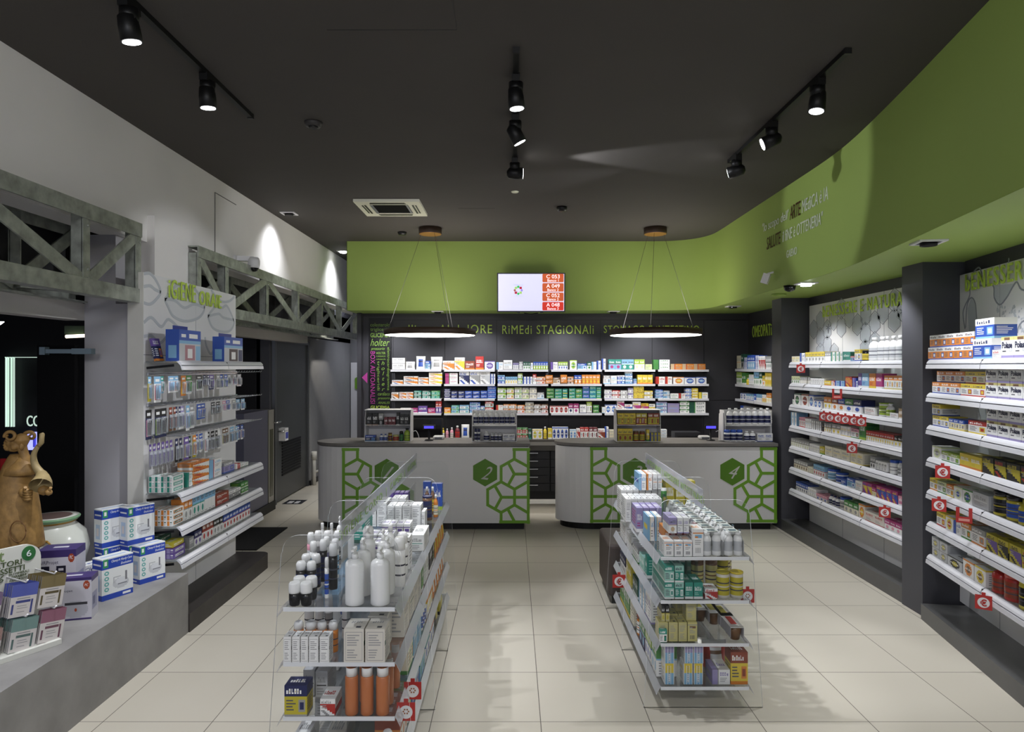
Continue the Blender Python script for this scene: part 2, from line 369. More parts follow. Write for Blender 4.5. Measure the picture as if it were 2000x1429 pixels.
# ---------------------------------------------------------------- galvanised girders
def girder(y0, y1, posts, label):
    r = root('lattice_girder', label, 'girder', (-2.955, y0, 2.41), 0, 'galvanised girders over the shop front')
    L = y1-y0
    for zz in (.05, .53):
        for x in (.2, -.2):
            s = 1 if x > 0 else -1; xa, xb = (x-.05, x+.0375) if s > 0 else (x-.0375, x+.05)
            mb = MB().box(xa, xb, 0, L, zz-.05, zz-.038) if zz < .1 else MB().box(xa, xb, 0, L, zz+.038, zz+.05)
            mb.box(x+s*.038, x+s*.05, 0, L, zz-.05, zz+.05)
            mb.build('chord', GALV, r)
    for i, p in enumerate(posts):
        q = p-y0
        for x in (.2, -.2):
            s = 1 if x > 0 else -1
            mb = MB().box(x+s*.026, x+s*.038, q-.035, q+.035, .06, .52); mb.box(x-s*.04, x+s*.03, q-.035, q-.027, .06, .52)
            if x > 0:
                for zz in (.1, .16, .44, .49): mb.tube([(x+.036, q+.012, zz), (x+.046, q+.012, zz)], .009, 6)
            mb.build('post', GALV, r)
    up = girder.first
    for i in range(len(posts)-1):
        a, b = posts[i]-y0, posts[i+1]-y0
        za, zb = (.50, .07) if up else (.07, .50)
        up = not up
        for x in (.2, -.2):
            s = 1 if x > 0 else -1
            mb = MB().beam((x+s*.03, a, za), (x+s*.03, b, zb), .012, .085, (0, 0, 1))
            mb.build('brace', GALV, r)
        mb = MB().beam((-.2, a, .045), (.2, b, .045), .07, .01, (0, 0, 1)); mb.build('brace', GALV, r)
    return r
girder.first = True
girder(.6, 4.95, [1.11, 2.18, 3.25, 4.32, 4.92], 'galvanised steel lattice girder above the doorway by the clay statue')
girder.first = True
girder(5.84, 12.1, [5.88, 6.45, 7.52, 8.61, 9.69, 10.76, 11.9], 'galvanised steel lattice girder above the dark grey door')

# ---------------------------------------------------------------- ceiling fixtures
EM = mat('lamp_glow', (1, 1, 1, 1), .4, emit=(.97, .98, 1, 1), es=14)
def spot(x, y, aim, energy, ang, label, col=COOL):
    r = root('track_spotlight', label, 'spotlight', (x, y, TOP), 0, 'black spotlights on the ceiling tracks')
    MB().box(-.025, .025, -.06, .06, -.07, -.02).build('adapter', BLKM, r)
    MB().tube([(0, 0, -.06), (0, 0, -.12)], .045, 12).build('bracket', BLKM, r)
    d = (Vector(aim)-Vector((x, y, TOP-.16))).normalized()
    c = Vector((0, 0, -.15)); e = c+d*.07; b = c-d*.07
    MB().tube([b, b+d*.02, c, e], [.02, .045, .05, .052], 16).build('head', BLKM, r)
    MB().tube([e+d*.0005, e+d*.002], .043, 16).build('lens', EM, r)
    l = lamp('SPOT', 'spot_bulb', Vector((x, y, TOP))+e+d*.02, aim, energy, .025, ang, .35, col)
    return r
def track(x, y0, y1, label):
    t = MB().box(x-.018, x+.018, y0, y1, TOP-.03, TOP+.0).build('ceiling_track', BLKM); tag(t, label, 'track', 'black ceiling tracks')
    MB().box(x-.02, x+.02, y0-.02, y0, TOP-.034, TOP).box(x-.02, x+.02, y1, y1+.02, TOP-.034, TOP).build('end_cap', BLACK, t)
track(-1.885, 2.5, 4.87, 'black track above the concrete plinth side')
track(.024, 3.87, 6.16, 'black track over the middle aisle')
track(1.92, 3.88, 5.95, 'black track beside the green bulkhead')
spot(-1.885, 3.33, (-1.5, 3.9, 0), 150, 62, 'black spotlight cut by the top edge above the white wall')
spot(-1.885, 4.185, (-1.75, 4.5, 0), 170, 64, 'black spotlight near the end of the track by the white wall')
spot(.024, 4.2, (.35, 4.3, 0), 150, 58, 'black spotlight tilted steeply down, first on the middle track')
spot(.024, 4.86, (1.6, 5.3, .6), 130, 50, 'black spotlight tilted sideways, second on the middle track')
spot(.024, 5.86, (2.75, 5.95, 3.56), 75, 44, 'black spotlight turned level beaming along the ceiling')
spot(1.92, 4.25, (1.4, 4.0, 0), 110, 60, 'black spotlight nearest the track end high beside green wall')
spot(1.92, 5.0, (-2.68, 5.9, 1.7), 190, 40, 'black spotlight in the middle of the bulkhead track')
spot(1.92, 5.78, (-2.6, 8.2, 2.6), 90, 44, 'black spotlight lowest in view on the bulkhead track')
def ceiling_disc(name, x, y, r, h, m, label, cat, ring=None):
    t = MB().lathe([(r, 0), (r, -h*.4), (r*.8, -h), (r*.2, -h)][::-1], 24).build(name, m, loc=(x, y, TOP)); tag(t, label, cat)
    if ring: MB().lathe([(r*.45, -h-.012), (r*.55, -h)], 20).build('sensor', ring, t)
ceiling_disc('smoke_detector', -1.48, 5.04, .065, .035, mat('grey_detector', rgb(52, 50, 50), .5), 'dark smoke detector between the track and the air conditioner', 'detector', BLACK)
ceiling_disc('ceiling_rosette', .03, 7.05, .04, .01, mat('cream_plastic', rgb(225, 225, 200), .5), 'small flat cream disc on the ceiling below the middle track', 'cover')
ceiling_disc('ceiling_speaker', .57, 7.73, .06, .05, BLACK, 'black round speaker between the two pendant lamps', 'speaker')
ceiling_disc('ceiling_speaker', -1.49, 9.18, .06, .04, BLACK, 'black round ceiling speaker beside the copper rosette', 'speaker')
def downlight(x, y, z, lit, label, rot=0, s=.085):
    r = root('recessed_downlight', label, 'downlight', (x, y, z), rot, 'square recessed downlights')
    mb = MB()
    for a in (0, 90, 180, 270):
        M = Matrix.Rotation(R(a), 4, 'Z'); mb.box(-s, s*.72, s*.72, s, -.012, -.001, M=M)
    mb.build('trim_ring', WHITE, r)
    MB().box(-s*.72, s*.72, -s*.72, s*.72, -.006, -.003).build('recess', BLACK, r)
    MB().lathe([(.05, -.03), (.052, -.007)], 16).build('bulb', BLKM if not lit else EM, r)
    return r
downlight(-2.65, 8.04, TOP, 0, 'square white-rimmed downlight beside the white wall, unlit side to us')
downlight(-2.67, 10.7, TOP, 1, 'square lit downlight next to the green bulkhead end')
downlight(-1.1, 10.02, SOF, 0, 'square downlight in the green soffit over the analysis word panel side')
downlight(1.5, 10.02, SOF, 0, 'square downlight in the green soffit beside the television')
downlight(2.99, 9.15, SOF, 0, 'square downlight in the green soffit above homeopathy shelves')
downlight(2.87, 6.6, SOF, 1, 'brightly lit downlight in the green soffit before the first pillar')
downlight(2.71, 4.4, SOF, 0, 'square downlight in the green soffit by the second pillar', R(-9.7))
t = MB().lathe([(.02, -.06), (.05, -.045), (.062, 0)], 20).build('dome_camera', mat('black_gloss', rgb(14, 14, 16), .12), loc=(2.80, 6.82, SOF)); tag(t, 'black dome camera beside the bright soffit downlight', 'camera')
t = MB().lathe([(.075, -.03), (.08, 0)], 20).build('smoke_detector', GREEN, loc=(3.0, 7.6, SOF)); tag(t, 'green painted detector under the soffit near first pillar', 'detector')
t = MB().beam((2.72, 7.2, 2.93), (2.69, 7.22, 2.83), .06, .07).build('wall_sensor', WHITE); tag(t, 'small white motion sensor fixed low on the green bulkhead', 'sensor')
MB().beam((2.79, 7.2, 2.95), (2.72, 7.2, 2.93), .02, .02).build('bracket', WHITE, t)
# air conditioning cassette
r = root('air_conditioner', 'white square ceiling air conditioner cassette with dark grille', 'air conditioner', (-1.37, 7.72, TOP))
mb = MB()
for a in (0, 90, 180, 270): mb.box(-.36, .21, .21, .36, -.03, 0, M=Matrix.Rotation(R(a), 4, 'Z'))
mb.build('frame', mat('cassette_white', rgb(226, 224, 206), .4), r)
MB().box(-.2, .2, -.2, .2, -.024, -.018).build('grille', mat('matt_black', rgb(12, 12, 13), .9, spec=.1), r)
mb = MB().box(-.215, -.185, -.21, .21, -.03, -.01).box(.185, .215, -.21, .21, -.03, -.01); mb.build('grille_frame', PRND, r)
for a in (0, 90, 180, 270): MB().box(-.2, .2, .255, .275, -.034, -.03, M=Matrix.Rotation(R(a), 4, 'Z')).box(-.19, .19, .29, .305, -.033, -.03, M=Matrix.Rotation(R(a), 4, 'Z')).build('air_slot', BLKM, r)
struct(MB().box(-1.0, -.3, 3.0, 3.004, TOP-.002, TOP+.01).box(-.3, -.296, 3.0, 3.66, TOP-.002, TOP+.01).box(-1.0, -.3, 3.656, 3.66, TOP-.002, TOP+.01).box(-.62, -.2, 7.8, 7.803, TOP-.002, TOP+.01).build('trim_4', BLACK))
# pendant lamps
def pendant(x, y, label, rot):
    r = root('pendant_lamp', label, 'lamp', (x, y, 2.354), rot, 'large disc pendant lamps over the counters')
    br = mat('bronze_rim', rgb(66, 50, 40), .5, .2)
    MB().lathe([(.592, .0), (.6, .01), (.6, .075), (.58, .08)], 64).build('lamp_rim', br, r)
    MB().lathe([(.585, -.003), (.588, .001)], 64).build('diffuser', mat('diffuser_glow', (1, 1, 1, 1), .5, emit=(1, .95, .87, 1), es=7), r)
    MB().lathe([(.145, 1.33), (.15, 1.335), (.15, 1.41), (.14, 1.413)], 32).build('ceiling_rose', br, r)
    MB().lathe([(.143, 1.326), (.146, 1.332)], 32).build('rose_plate', mat('copper_plate', rgb(150, 104, 50), .45, .4), r)
    u_ = lamp('AREA', 'pendant_uplight', (x, y, 2.45), (x, y, 4), 15, .9, color=WARM)
    for k in range(3):
        a = R(k*120); MB().tube([(.12*math.cos(a), .12*math.sin(a), 1.33), (.55*math.cos(a), .55*math.sin(a), .08)], .0022, 6).build('suspension_wire', SCREW, r)
    return r
pendant(-1.075, 8.9, 'round disc pendant lamp above the desk numbered one', R(62))
pendant(1.886, 8.9, 'round disc pendant lamp above the desk numbered three', R(12))
# television
r = root('television', 'flat television on the green bulkhead showing queue numbers', 'television', (.275, 9.72, 3.005)); r.rotation_euler = (R(3), 0, 0)
MB().box(-.487, .487, -.03, .03, -.28, .28).build('casing', mat('tv_casing', rgb(16, 18, 40), .3), r)
def glow(n, c, e): return mat(n, c, .4, emit=c, es=e)
SC = glow('screen_white', rgb(222, 222, 250), .72)
MB().box(-.472, .472, -.033, -.03, -.263, .263).build('screen', SC, r)
for i, (a, b) in enumerate((('C 053', 'Banco 1'), ('A 049', 'Banco 2'), ('C 052', 'Banco 2'), ('A 048', 'Banco 3'))):
    z = .138+.005-i*.134
    mb = MB(); w2, h2, rr = .152, .06, .015
    pts = []
    for cx, cz, a0 in ((.152-rr, .06-rr, 0), (-.152+rr, .06-rr, 90), (-.152+rr, -.06+rr, 180), (.152-rr, -.06+rr, 270)):
        pts += [(cx+rr*math.cos(R(a0+q))+.312, cz+rr*math.sin(R(a0+q))+z+.062) for q in (0, 30, 60, 90)]
    mb.prism(pts, -.0355, -.033, axis='y'); mb.build('ticket_field', glow('screen_orange', rgb(206, 92, 46), .6) if i != 3 else glow('screen_red', rgb(206, 50, 34), .7), r)
    TW = glow('screen_text', rgb(255, 250, 255), 1)
    text(a, r, .312-.095, -.036, z+.057, .19, .052, TW, .001); text(b, r, .312-.08, -.036, z+.01, .16, .036, TW, .001)
lg = [(0, .055, 'green'), (.04, .04, 'red'), (.055, 0, 'violet'), (.04, -.04, 'lime'), (0, -.055, 'green'), (-.04, -.04, 'red'), (-.055, 0, 'brown'), (-.04, .04, 'lime')]
LC = dict(green=rgb(30, 180, 80), red=rgb(170, 30, 60), violet=rgb(150, 130, 230), lime=rgb(160, 200, 110), brown=rgb(160, 90, 80))
for dx, dz, c in lg:
    mb = MB(); s = .017; mb.prism([(-.185+dx*.85-s, .03+dz*.85-s), (-.185+dx*.85+s, .03+dz*.85-s), (-.185+dx*.85+s, .03+dz*.85+s), (-.185+dx*.85-s, .03+dz*.85+s)] if dx and dz else [(-.185+dx*.9+s*math.cos(R(q))*1.2, .03+dz*.9+s*math.sin(R(q))*1.2) for q in range(0, 360, 90)], -.0355, -.033, axis='y')
    mb.build('emblem_tile', glow('emblem_'+c, LC[c], .8), r)
GTX = glow('screen_grey_text', rgb(150, 160, 200), .8)
text('FARMACIE', r, -.255, -.036, .095, .14, .018, GTX, .001); text('COMUNALI', r, -.26, -.036, -.062, .15, .018, GTX, .001)
MB().tube([(-.1, 0, -.3), (0, .02, -.315), (.1, 0, -.3)], .012).box(-.2, -.16, -.02, .02, -.292, -.28).box(.13, .17, -.02, .02, -.292, -.28).build('cable_tray', BLACK, r)
MB().box(-.1, .1, .03, .12, -.08, .12).build('wall_bracket', BLKM, r)
# quotation on the bulkhead (local -y faces -x)
r = root('wall_quotation', 'italic quotation in grey and dark brown letters on the green bulkhead', 'lettering', (2.778, 7.36, 0), R(-90))
WT = mat('pale_grey_vinyl', rgb(214, 222, 204), .5); BT = mat('brown_vinyl', rgb(70, 40, 20), .5)
def q(X, Y): D = 2.775*F/(X-1000); return 7.36-D, pz(Y, D)
def qt(s, X0, X1, Yb, h, m, sh=.15):
    x0, z0 = q(X0, Yb); x1, _ = q(X1, Yb); text(s, r, x0, -.006, z0, x1-x0, h, m, .002, sh, .0)
qt('"lo scopo dell\'', 1490, 1541, 459, .125, WT); qt('ARTE', 1543, 1564, 430, .135, BT); qt('MEdiCA è lA', 1567, 1618, 416, .12, WT)
qt('SALUTE', 1498, 1525, 488, .13, BT); qt('il fiNE è OTTENERlA"', 1529, 1608, 473, .115, WT); qt('GAlENO', 1537, 1557, 504, .075, WT)
# dome camera on the white wall
r = root('dome_camera', 'white dome camera on a bracket beside the rear girder', 'camera', (-2.86, 7.0, 3.02))
MB().box(0, .02, -.05, .05, -.07, .07).build('mounting_plate', WHITE, r); MB().beam((.01, 0, .045), (.17, .05, .045), .04, .05).build('arm', WHITE, r)
MB().lathe([(.05, -.05), (.06, -.02), (.06, .03), (.045, .06)], 20, .17, .05).build('housing', WHITE, r)
MB().lathe([(.012, -.088), (.035, -.075), (.046, -.05)], 20, .17, .05).build('dome', MATS['black_gloss'], r)

# ---------------------------------------------------------------- outside: neon lines, signs
NE = glow('neon_white', rgb(210, 235, 220), .75)
D = 8.25
def bar(X0, X1, Y0, Y1, m, d=8.26): return MB().box(px(X0, d), px(X1, d), d-.03, d, pz(Y1, d), pz(Y0, d)), m
r = root('neon_sign', 'white neon outline and letters glowing in the dark arcade', 'sign', (0, 0, 0))
for X in (14, 18, 24, 29): bar(X-.35, X+.35, 697, 833, NE)[0].build('neon_tube', NE, r)
bar(13, 86, 697, 698.3, NE)[0].build('neon_tube', NE, r)
text('COI', r, px(54, D), 8.24, pz(832, D), px(84, D)-px(54, D), .13, NE, .01)
BL = glow('blue_white_sign', rgb(170, 175, 255), 1.3)
r = root('illuminated_sign', 'blue-white illuminated panel seen behind the statue head', 'sign', (0, 0, 0)); bar(54, 84, 843, 878, BL)[0].build('light_panel', BL, r)
MB().box(px(70, D), px(73, D), 8.2, 8.23, pz(872, D), pz(848, D)).build('sign_figure', glow('sign_blue', rgb(60, 60, 190), .8), r)
MB().box(px(50, D), px(90, D), 8.22, 8.27, pz(893, D), pz(878, D)).build('frame', mat('blue_frame', rgb(30, 30, 90), .5), r)
RD = mat('red_board', rgb(150, 30, 34), .6, emit=rgb(150, 30, 34), es=.15)
t = bar(4, 52, 895, 985, RD)[0].build('red_board', RD); tag(t, 'dark red lit board in the arcade behind the clay statue', 'board')
t = MB().tube([(px(129, 7.5), 7.5, pz(657, 7.5)), (px(172, 7.5), 7.5, pz(655, 7.5))], .018).build('tube_lamp', glow('warm_tube', rgb(255, 235, 210), 4)); tag(t, 'short glowing tube lamp outside above the black door leaf', 'lamp')
MB().box(px(135, 7.6), px(172, 7.6), 7.52, 7.56, pz(652, 7.5), pz(636, 7.5)).build('lamp_bracket', mat('green_shade', rgb(60, 80, 60), .5), t)
t = MB().lathe([(.02, -.03), (.05, 0)], 12).build('arcade_lamp', glow('arcade_glow', rgb(255, 255, 250), 12), loc=(px(-3, 7), 7, pz(628, 7))); tag(t, 'small bright arcade lamp at the edge of the doorway', 'lamp')
# entrance door leaf with closer
r = root('glass_door_leaf', 'black open door leaf with steel closer arm by the doorway', 'door', (-3.3, 4.9, 0))
MB().box(-.12, .15, -.03, .02, .445, 2.1).build('door_leaf', mat('black_door_leaf', rgb(6, 6, 7), .7, spec=.15), r)
MB().box(-.06, .27, -.075, -.045, 2.04, 2.07).box(-.07, -.03, -.08, -.03, 2.03, 2.085).box(.16, .3, -.08, -.03, 2.035, 2.075).build('closer_arm', mat('closer_steel', rgb(110, 125, 130), .35, .6), r)
# grey kiosk in the passage
r = root('ticket_kiosk', 'grey metal kiosk standing in the dark passage behind oral care shelves', 'kiosk', (-3.3, 8.2, 0))
MB().box(-.25, .05, 0, .8, .12, 1.37).build('cabinet', mat('kiosk_grey', rgb(96, 96, 112), .4, .2), r)
MB().box(-.25, .055, .82, 1.02, .12, 1.36).build('door_panel', mat('kiosk_frame', rgb(150, 148, 140), .4, .3), r)
MB().box(.056, .06, .86, .98, .2, 1.1).build('window', mat('kiosk_window', rgb(80, 80, 66), .2), r)
MB().box(-.27, .07, -.02, 1.04, 0, .12).build('plinth', BLKM, r)
MB().tube([(.05, 1.0, 1.18), (.1, 1.0, 1.18), (.1, 1.15, 1.18)], .012).build('handle', CHR, r)
t = MB().box(-3.32, -2.7, 7.15, 8.14, 0, .012).build('door_mat', mat('black_fibre_mat', rgb(24, 24, 24), .95, var=.4, scale=80, bump=.6)); tag(t, 'black fibre door mat on the tiles beyond the low platform', 'mat')
t = MB().box(-3.25, -2.98, 9.55, 9.85, 0, .002).build('floor_sticker', mat('dark_sticker', rgb(36, 38, 44), .4)); tag(t, 'dark floor sticker with white marks in front of grey door', 'sticker')
MB().box(-3.2, -3.13, 9.6, 9.75, .002, .003).box(-3.1, -3.04, 9.6, 9.75, .002, .003).build('marking', WHITE, t)
# ---------------------------------------------------------------- counters
def counter(x0, x1, label, dx, dz, nums, extra):
    """front face at y=8.05, rounded end at x0"""
    r = root('service_counter', label, 'counter', (0, 0, 0), 0, 'white service counters with green hexagons')
    def plan(i, yf, yb, xe):
        c = (yf+yb)/2; a = .45-i; b = (yb-yf)/2
        pts = [(xe, yb), (xe, yf)]
        for k in range(0, 19):
            t = R(270-k*10); pts.append((x0+i+a+a*math.cos(t), c+b*math.sin(t)))
        return pts
    MB().prism(plan(.06, 8.09, 8.62, x1-.06), 0, .085).build('plinth', BLKM, r)
    b = MB().prism(plan(0, 8.05, 8.66, x1), .08, .985)
    for i, f in enumerate(b.f):
        if 2 <= i: b.sm[i] = False
    b.build('body', WHITE, r)
    MB().prism(plan(.01, 8.06, 8.65, x1-.01), .985, .995).build('shadow_gap', BLACK, r)
    MB().prism(plan(-.012, 8.03, 8.69, x1+.01), .995, 1.03).build('worktop', CONCD, r)
    P = lambda cx, cy: (px(600+cx/4+dx, 8.05), pz(760+cy/4, 8.05)+dz)
    seg = [((1618, 470), (1618, 545)), ((1618, 545), (1722, 602)), ((1618, 545), (1515, 603)), ((1515, 603), (1515, 722)), ((1570, 573), (1618, 662)), ((1618, 662), (1722, 662)),
           ((1618, 662), (1572, 745)), ((1515, 722), (1620, 780)), ((1620, 780), (1722, 722)), ((1515, 722), (1410, 783)), ((1410, 783), (1410, 903)), ((1410, 903), (1515, 962)),
           ((1515, 962), (1620, 903)), ((1620, 903), (1620, 780)), ((1620, 903), (1722, 962)), ((1467, 755), (1518, 843)), ((1518, 843), (1722, 843)), ((1518, 843), (1470, 930)),
           ((1515, 962), (1515, 1035)), ((1570, 940), (1620, 1035)), ((1508, 1035), (1733, 1035)), ((1727, 466), (1727, 1042)), ((1612, 470), (1733, 470))]
    for side in (0, 1):
        mb = MB()
        for si, (a, b) in enumerate(seg):
            if side: a, b = (2011-a[0], a[1]), (2011-b[0], b[1])
            if side and extra: a = (a[0]+8, a[1]); b = (b[0]+8, b[1])
            p, q = Vector(P(*a)), Vector(P(*b)); d = (q-p).normalized()*.012
            ribbon(mb, [tuple(p-d), tuple(q+d)], .034, 8.0470-.00006*si, 8.05)
        mb.build('hexagon_tracery', DGRN, r)
    hexs = [(1390, 650)]+[(621+(8 if extra else 0), 650)]+([(740, 846)] if not extra else [])
    for i, (cx, cy) in enumerate(hexs):
        c = P(cx, cy); mb = MB(); mb.prism([(c[0]+.165*math.sin(R(a)), c[1]+.165*math.cos(R(a))) for a in range(0, 360, 60)], 8.046, 8.05, axis='y'); mb.build('hexagon_field', DKGRN if i < 2 else DGRN, r)
        if i < 2: text(nums[1-i], r, c[0]-.05, 8.0455, c[1]-.075, .12, .16, mat('number_grey', rgb(196, 196, 190), .4), .002, .5, roll=8)
    return r
counter(-2.385, .205, 'white counter bearing the numbers 1 and 2, rounded at one end', 0, 0, ('1', '2'), 0)
counter(.535, 3.15, 'white counter bearing the numbers 3 and 4, rounded at one end', 482.75, .01, ('3', '4'), 1)

# ---------------------------------------------------------------- back wall: drawers and shelves
r = root('drawer_cabinet', 'long black drawer cabinet with steel handles behind the counters', 'cabinet', (-1.84, 9.9, 0))
MB().box(0, 4.8, .02, .54, 0, .83).build('carcass', BLKM, r); MB().box(-.01, 4.81, -.01, .55, .83, .87).build('worktop', mat('dark_worktop', rgb(70, 67, 64), .5, var=.1), r)
for k in range(8):
    for j in range(6):
        if k not in (2, 3) and False: continue
        z = .12+j*.117
        d = MB().box(k*.6+.01, k*.6+.59, 0, .02, z, z+.11).build('drawer', mat('black_drawer', rgb(30, 30, 33), .35), r)
        MB().box(k*.6+.2, k*.6+.42, -.025, -.01, z+.085, z+.095).box(k*.6+.2, k*.6+.21, -.02, 0, z+.085, z+.095).box(k*.6+.41, k*.6+.42, -.02, 0, z+.085, z+.095).build('handle', CHR, d)
SHZ = [1.895, 1.68, 1.462, 1.244]
ORD = 'first second third fourth fifth sixth seventh eighth ninth tenth eleventh twelfth thirteenth fourteenth fifteenth sixteenth seventeenth eighteenth nineteenth twentieth'.split()
ORD += [t+'-'+o if o else q for t, q in (('twenty', ''), ('thirty', 'thirtieth'), ('forty', 'fortieth'), ('fifty', 'fiftieth'), ('sixty', 'sixtieth')) for o in ['']*bool(q)+ORD[:9]]
SHN = ['top', 'second', 'third', 'fourth', 'fifth', 'sixth', 'bottom']
for i, z in enumerate(SHZ):
    for k in range(6):
        x = -1.815+.8*k
        r = root('wall_shelf', f'{SHN[i]} white shelf, {ORD[k]} bay of the black back wall', 'shelf', (x, 10.12, z), 0, 'shelves on the black back wall')
        MB().box(0, .757, .0, .32, -.012, 0).build('shelf_board', WHITE, r)
        MB().box(0, .757, -.012, 0, -.03, .002).build('price_strip', STRIP, r)
        MB().box(.01, .02, .02, .33, -.05, -.012).box(.737, .747, .02, .33, -.05, -.012).build('bracket', BLKM, r)
def shelf_run(o, rz, z, lens, depth, label, grp, glass=True, strip=True, sh=.066):
    r = root('display_shelf', label, 'shelf', (o[0], o[1], z), rz, grp)
    x = 0
    MB().box(0, sum(lens), .02, depth, -.01, 0).build('shelf_board', GLS if glass else WHITE, r)
    for L in lens:
        mb = MB()
        prof = [(.03, .0), (.014, .003), (.004, -.003), (-.006, -.014), (-.012, -.027), (-.004, -.030), (-.004, -.034), (-.014, -.036), (-.018, -.064), (-.012, -.065), (.0, -.03)]
        for i in range(len(prof)-1):
            a, b = prof[i], prof[i+1]
            mb.face([(x+.004, a[0], a[1]), (x+L-.006, a[0], a[1]), (x+L-.006, b[0], b[1]), (x+.004, b[0], b[1])])
        mb.face([(x+.004, a, b) for a, b in prof]); mb.face([(x+L-.006, a, b) for a, b in prof])
        mb.build('price_strip', STRIP, r)
        MB().box(x+.008, x+L-.01, -.0075, .0, -.0345, -.0285).build('groove', PRND, r)
        if x: MB().box(x-.006, x+.006, -.004, .02, -.06, -.004).build('strip_joint', BLKM, r)
        mb = MB(); mb.beam((x+.012, .05, -.03), (x+.012, depth, -.05), .004, .018); mb.build('bracket', BLKM, r)
        x += L
    return r
RSZ = [1.995, 1.747, 1.504, 1.264, 1.023, .78, .533]
O1 = (3.23, 7.86)
for i, z in enumerate(RSZ):
    shelf_run(O1, R(-90), z, [.8, .8, .8], .27, f'{SHN[i]} glass shelf of the bay between the two pillars', 'shelves of the natural wellness bay')
    shelf_run(B2, RZ2, z, [.8, .8, .8], .315, f'{SHN[i]} glass shelf of the bay after the second pillar', 'shelves of the wellness and sport bay')
O3 = (3.39, 10.25)
for i, z in enumerate([1.905, 1.677, 1.458, 1.24]):
    r = root('wall_shelf', f'{SHN[i]} white shelf of the homeopathy corner', 'shelf', (O3[0], O3[1], z), R(-90), 'homeopathy shelves')
    for k in range(2):
        MB().box(k*.8+.01, k*.8+.79, 0, .25, -.012, 0).build('shelf_board', WHITE, r); MB().box(k*.8+.01, k*.8+.785, -.012, 0, -.035, .002).build('price_strip', STRIP, r)

# headings on the back wall
LB = lambda X: px(X, 10.4)
r = root('wall_heading', 'lime green heading reading sollievo al dolore on the black wall', 'lettering', (0, 10.44, 0)); text('sollievo Al dolORE', r, LB(774), 0, pz(651, 10.44), LB(961)-LB(774), .135, LGREEN, .008, 0, .0, sp=1.15)
r = root('wall_heading', 'lime green heading reading rimedi stagionali on the black wall', 'lettering', (0, 10.44, 0)); text('RiMEdi STAGiONAli', r, LB(981), 0, pz(652, 10.44), LB(1160)-LB(981), .135, LGREEN, .008, 0, .0, sp=1.15)
r = root('wall_heading', 'lime green heading reading stomaco e intestino on the black wall', 'lettering', (0, 10.44, 0)); text('STOMACO E iNTESTiNO', r, LB(1180), 0, pz(650, 10.44), LB(1367)-LB(1180), .115, LGREEN, .008, 0, .0, sp=1.15)
r = root('wall_heading', 'lime green heading reading omeopatia above the homeopathy shelves', 'lettering', (3.64, 9.9, 0), R(-90))
text('OMEOPATiA', r, -.33, 0, 2.38, .86, .17, LGREEN, .008, 0, .0, sp=1.15)
# word panel
r = root('word_panel', 'black panel covered with green and magenta medical words', 'panel', (0, 10.42, 0))
D = 10.42
MB().box(px(721, D), px(764, D), 0, .02, pz(802, D), pz(621, D)).build('board', mat('black_board', rgb(14, 14, 15), .4), r)
G1 = mat('dull_green_vinyl', rgb(126, 160, 66), .5)
def wd(s, X0, X1, Yb, Yt, m=G1, sh=0, vert=0, bold=0):
    if vert:
        k = text(s, r, px(X1, D), -.002, pz(Yt, D), (Yb-Yt)*D/F, (X1-X0)*D/F, m, .002, sh, bold); k.rotation_euler = (0, R(90), 0); k.location.x = px(X0, D)
    else: text(s, r, px(X0, D), -.002, pz(Yb, D), (X1-X0)*D/F, (Yb-Yt)*D/F, m, .002, sh, bold)
wd('colesterolo', 723.5, 761.5, 637.5, 630.5); wd('trigliceridi', 723.5, 761.5, 648, 639.5); wd('GLICEMIA', 723.5, 761.5, 658.5, 650, bold=.02)
wd('holter', 723.5, 761, 675.5, 661.5, sh=.35); wd('pressorio', 724.5, 751.5, 685, 678, sh=.3); wd('HOLTER', 735, 753, 691.5, 687, bold=.01); wd('CARDIACO', 735, 753, 697, 694); wd('colesterolo', 735, 753, 702.5, 699.5)
wd('BOX AUTOANALISI', 723.5, 732.5, 788, 686, MAG, vert=1); wd('trigliceridi', 735.5, 742, 762, 705, vert=1); wd('h\no\nl\nt\ne\nr', 745, 751.5, 763, 705, sh=.3); wd('elettrocardiogramma', 755, 761.5, 762, 678, vert=1)
wd('cardiaco', 738, 761.5, 772, 765.5, sh=.3); wd('pressorio', 738, 761.5, 781, 775, sh=.3); wd('ANALISI', 738, 761.5, 788.5, 784, sh=.2); wd('GLICEMIA', 724, 761.5, 798, 792, LGREEN, bold=.01)
t = MB().prism([(px(707, 10.28), pz(737, 10.28)), (px(717.5, 10.28), pz(727, 10.28)), (px(717.5, 10.28), pz(748, 10.28))], 10.27, 10.285, axis='y').build('arrow_sign', MAG)
tag(t, 'magenta triangular arrow at the edge of the black wall', 'sign')

# ---------------------------------------------------------------- printed panels of the side bays
def panel(name, label, loc, rz, L, z0, z1, seams, head, hx, hz, hw, hh):
    r = root(name, label, 'panel', loc, rz)
    MB().box(0, L, 0, .025, z0, z1).build('board', WHITE, r)
    mb = MB()
    for s in seams: mb.box(s-.002, s+.002, -.001, .003, z0, z1)
    mb.build('seam', PRND, r)
    if head: text(head, r, hx, -.010, hz, hw, hh, LGREEN, .008, 0, .002, sp=1.2)
    return r
def hexring(r, pts, s, fillm, linem):
    f = MB(); l = MB()
    for i, (x, z) in enumerate(pts):
        P = [(x+s*math.sin(R(a)), z+s*math.cos(R(a))) for a in range(0, 360, 60)]
        f.prism([(x+(a-x)*.9, z+(b-z)*.9) for a, b in P], -.0015, 0, axis='y'); ribbon(l, P, .007, -.0022, 0, True)
    f.build('honeycomb_fill', fillm, r); l.build('honeycomb_outline', linem, r)
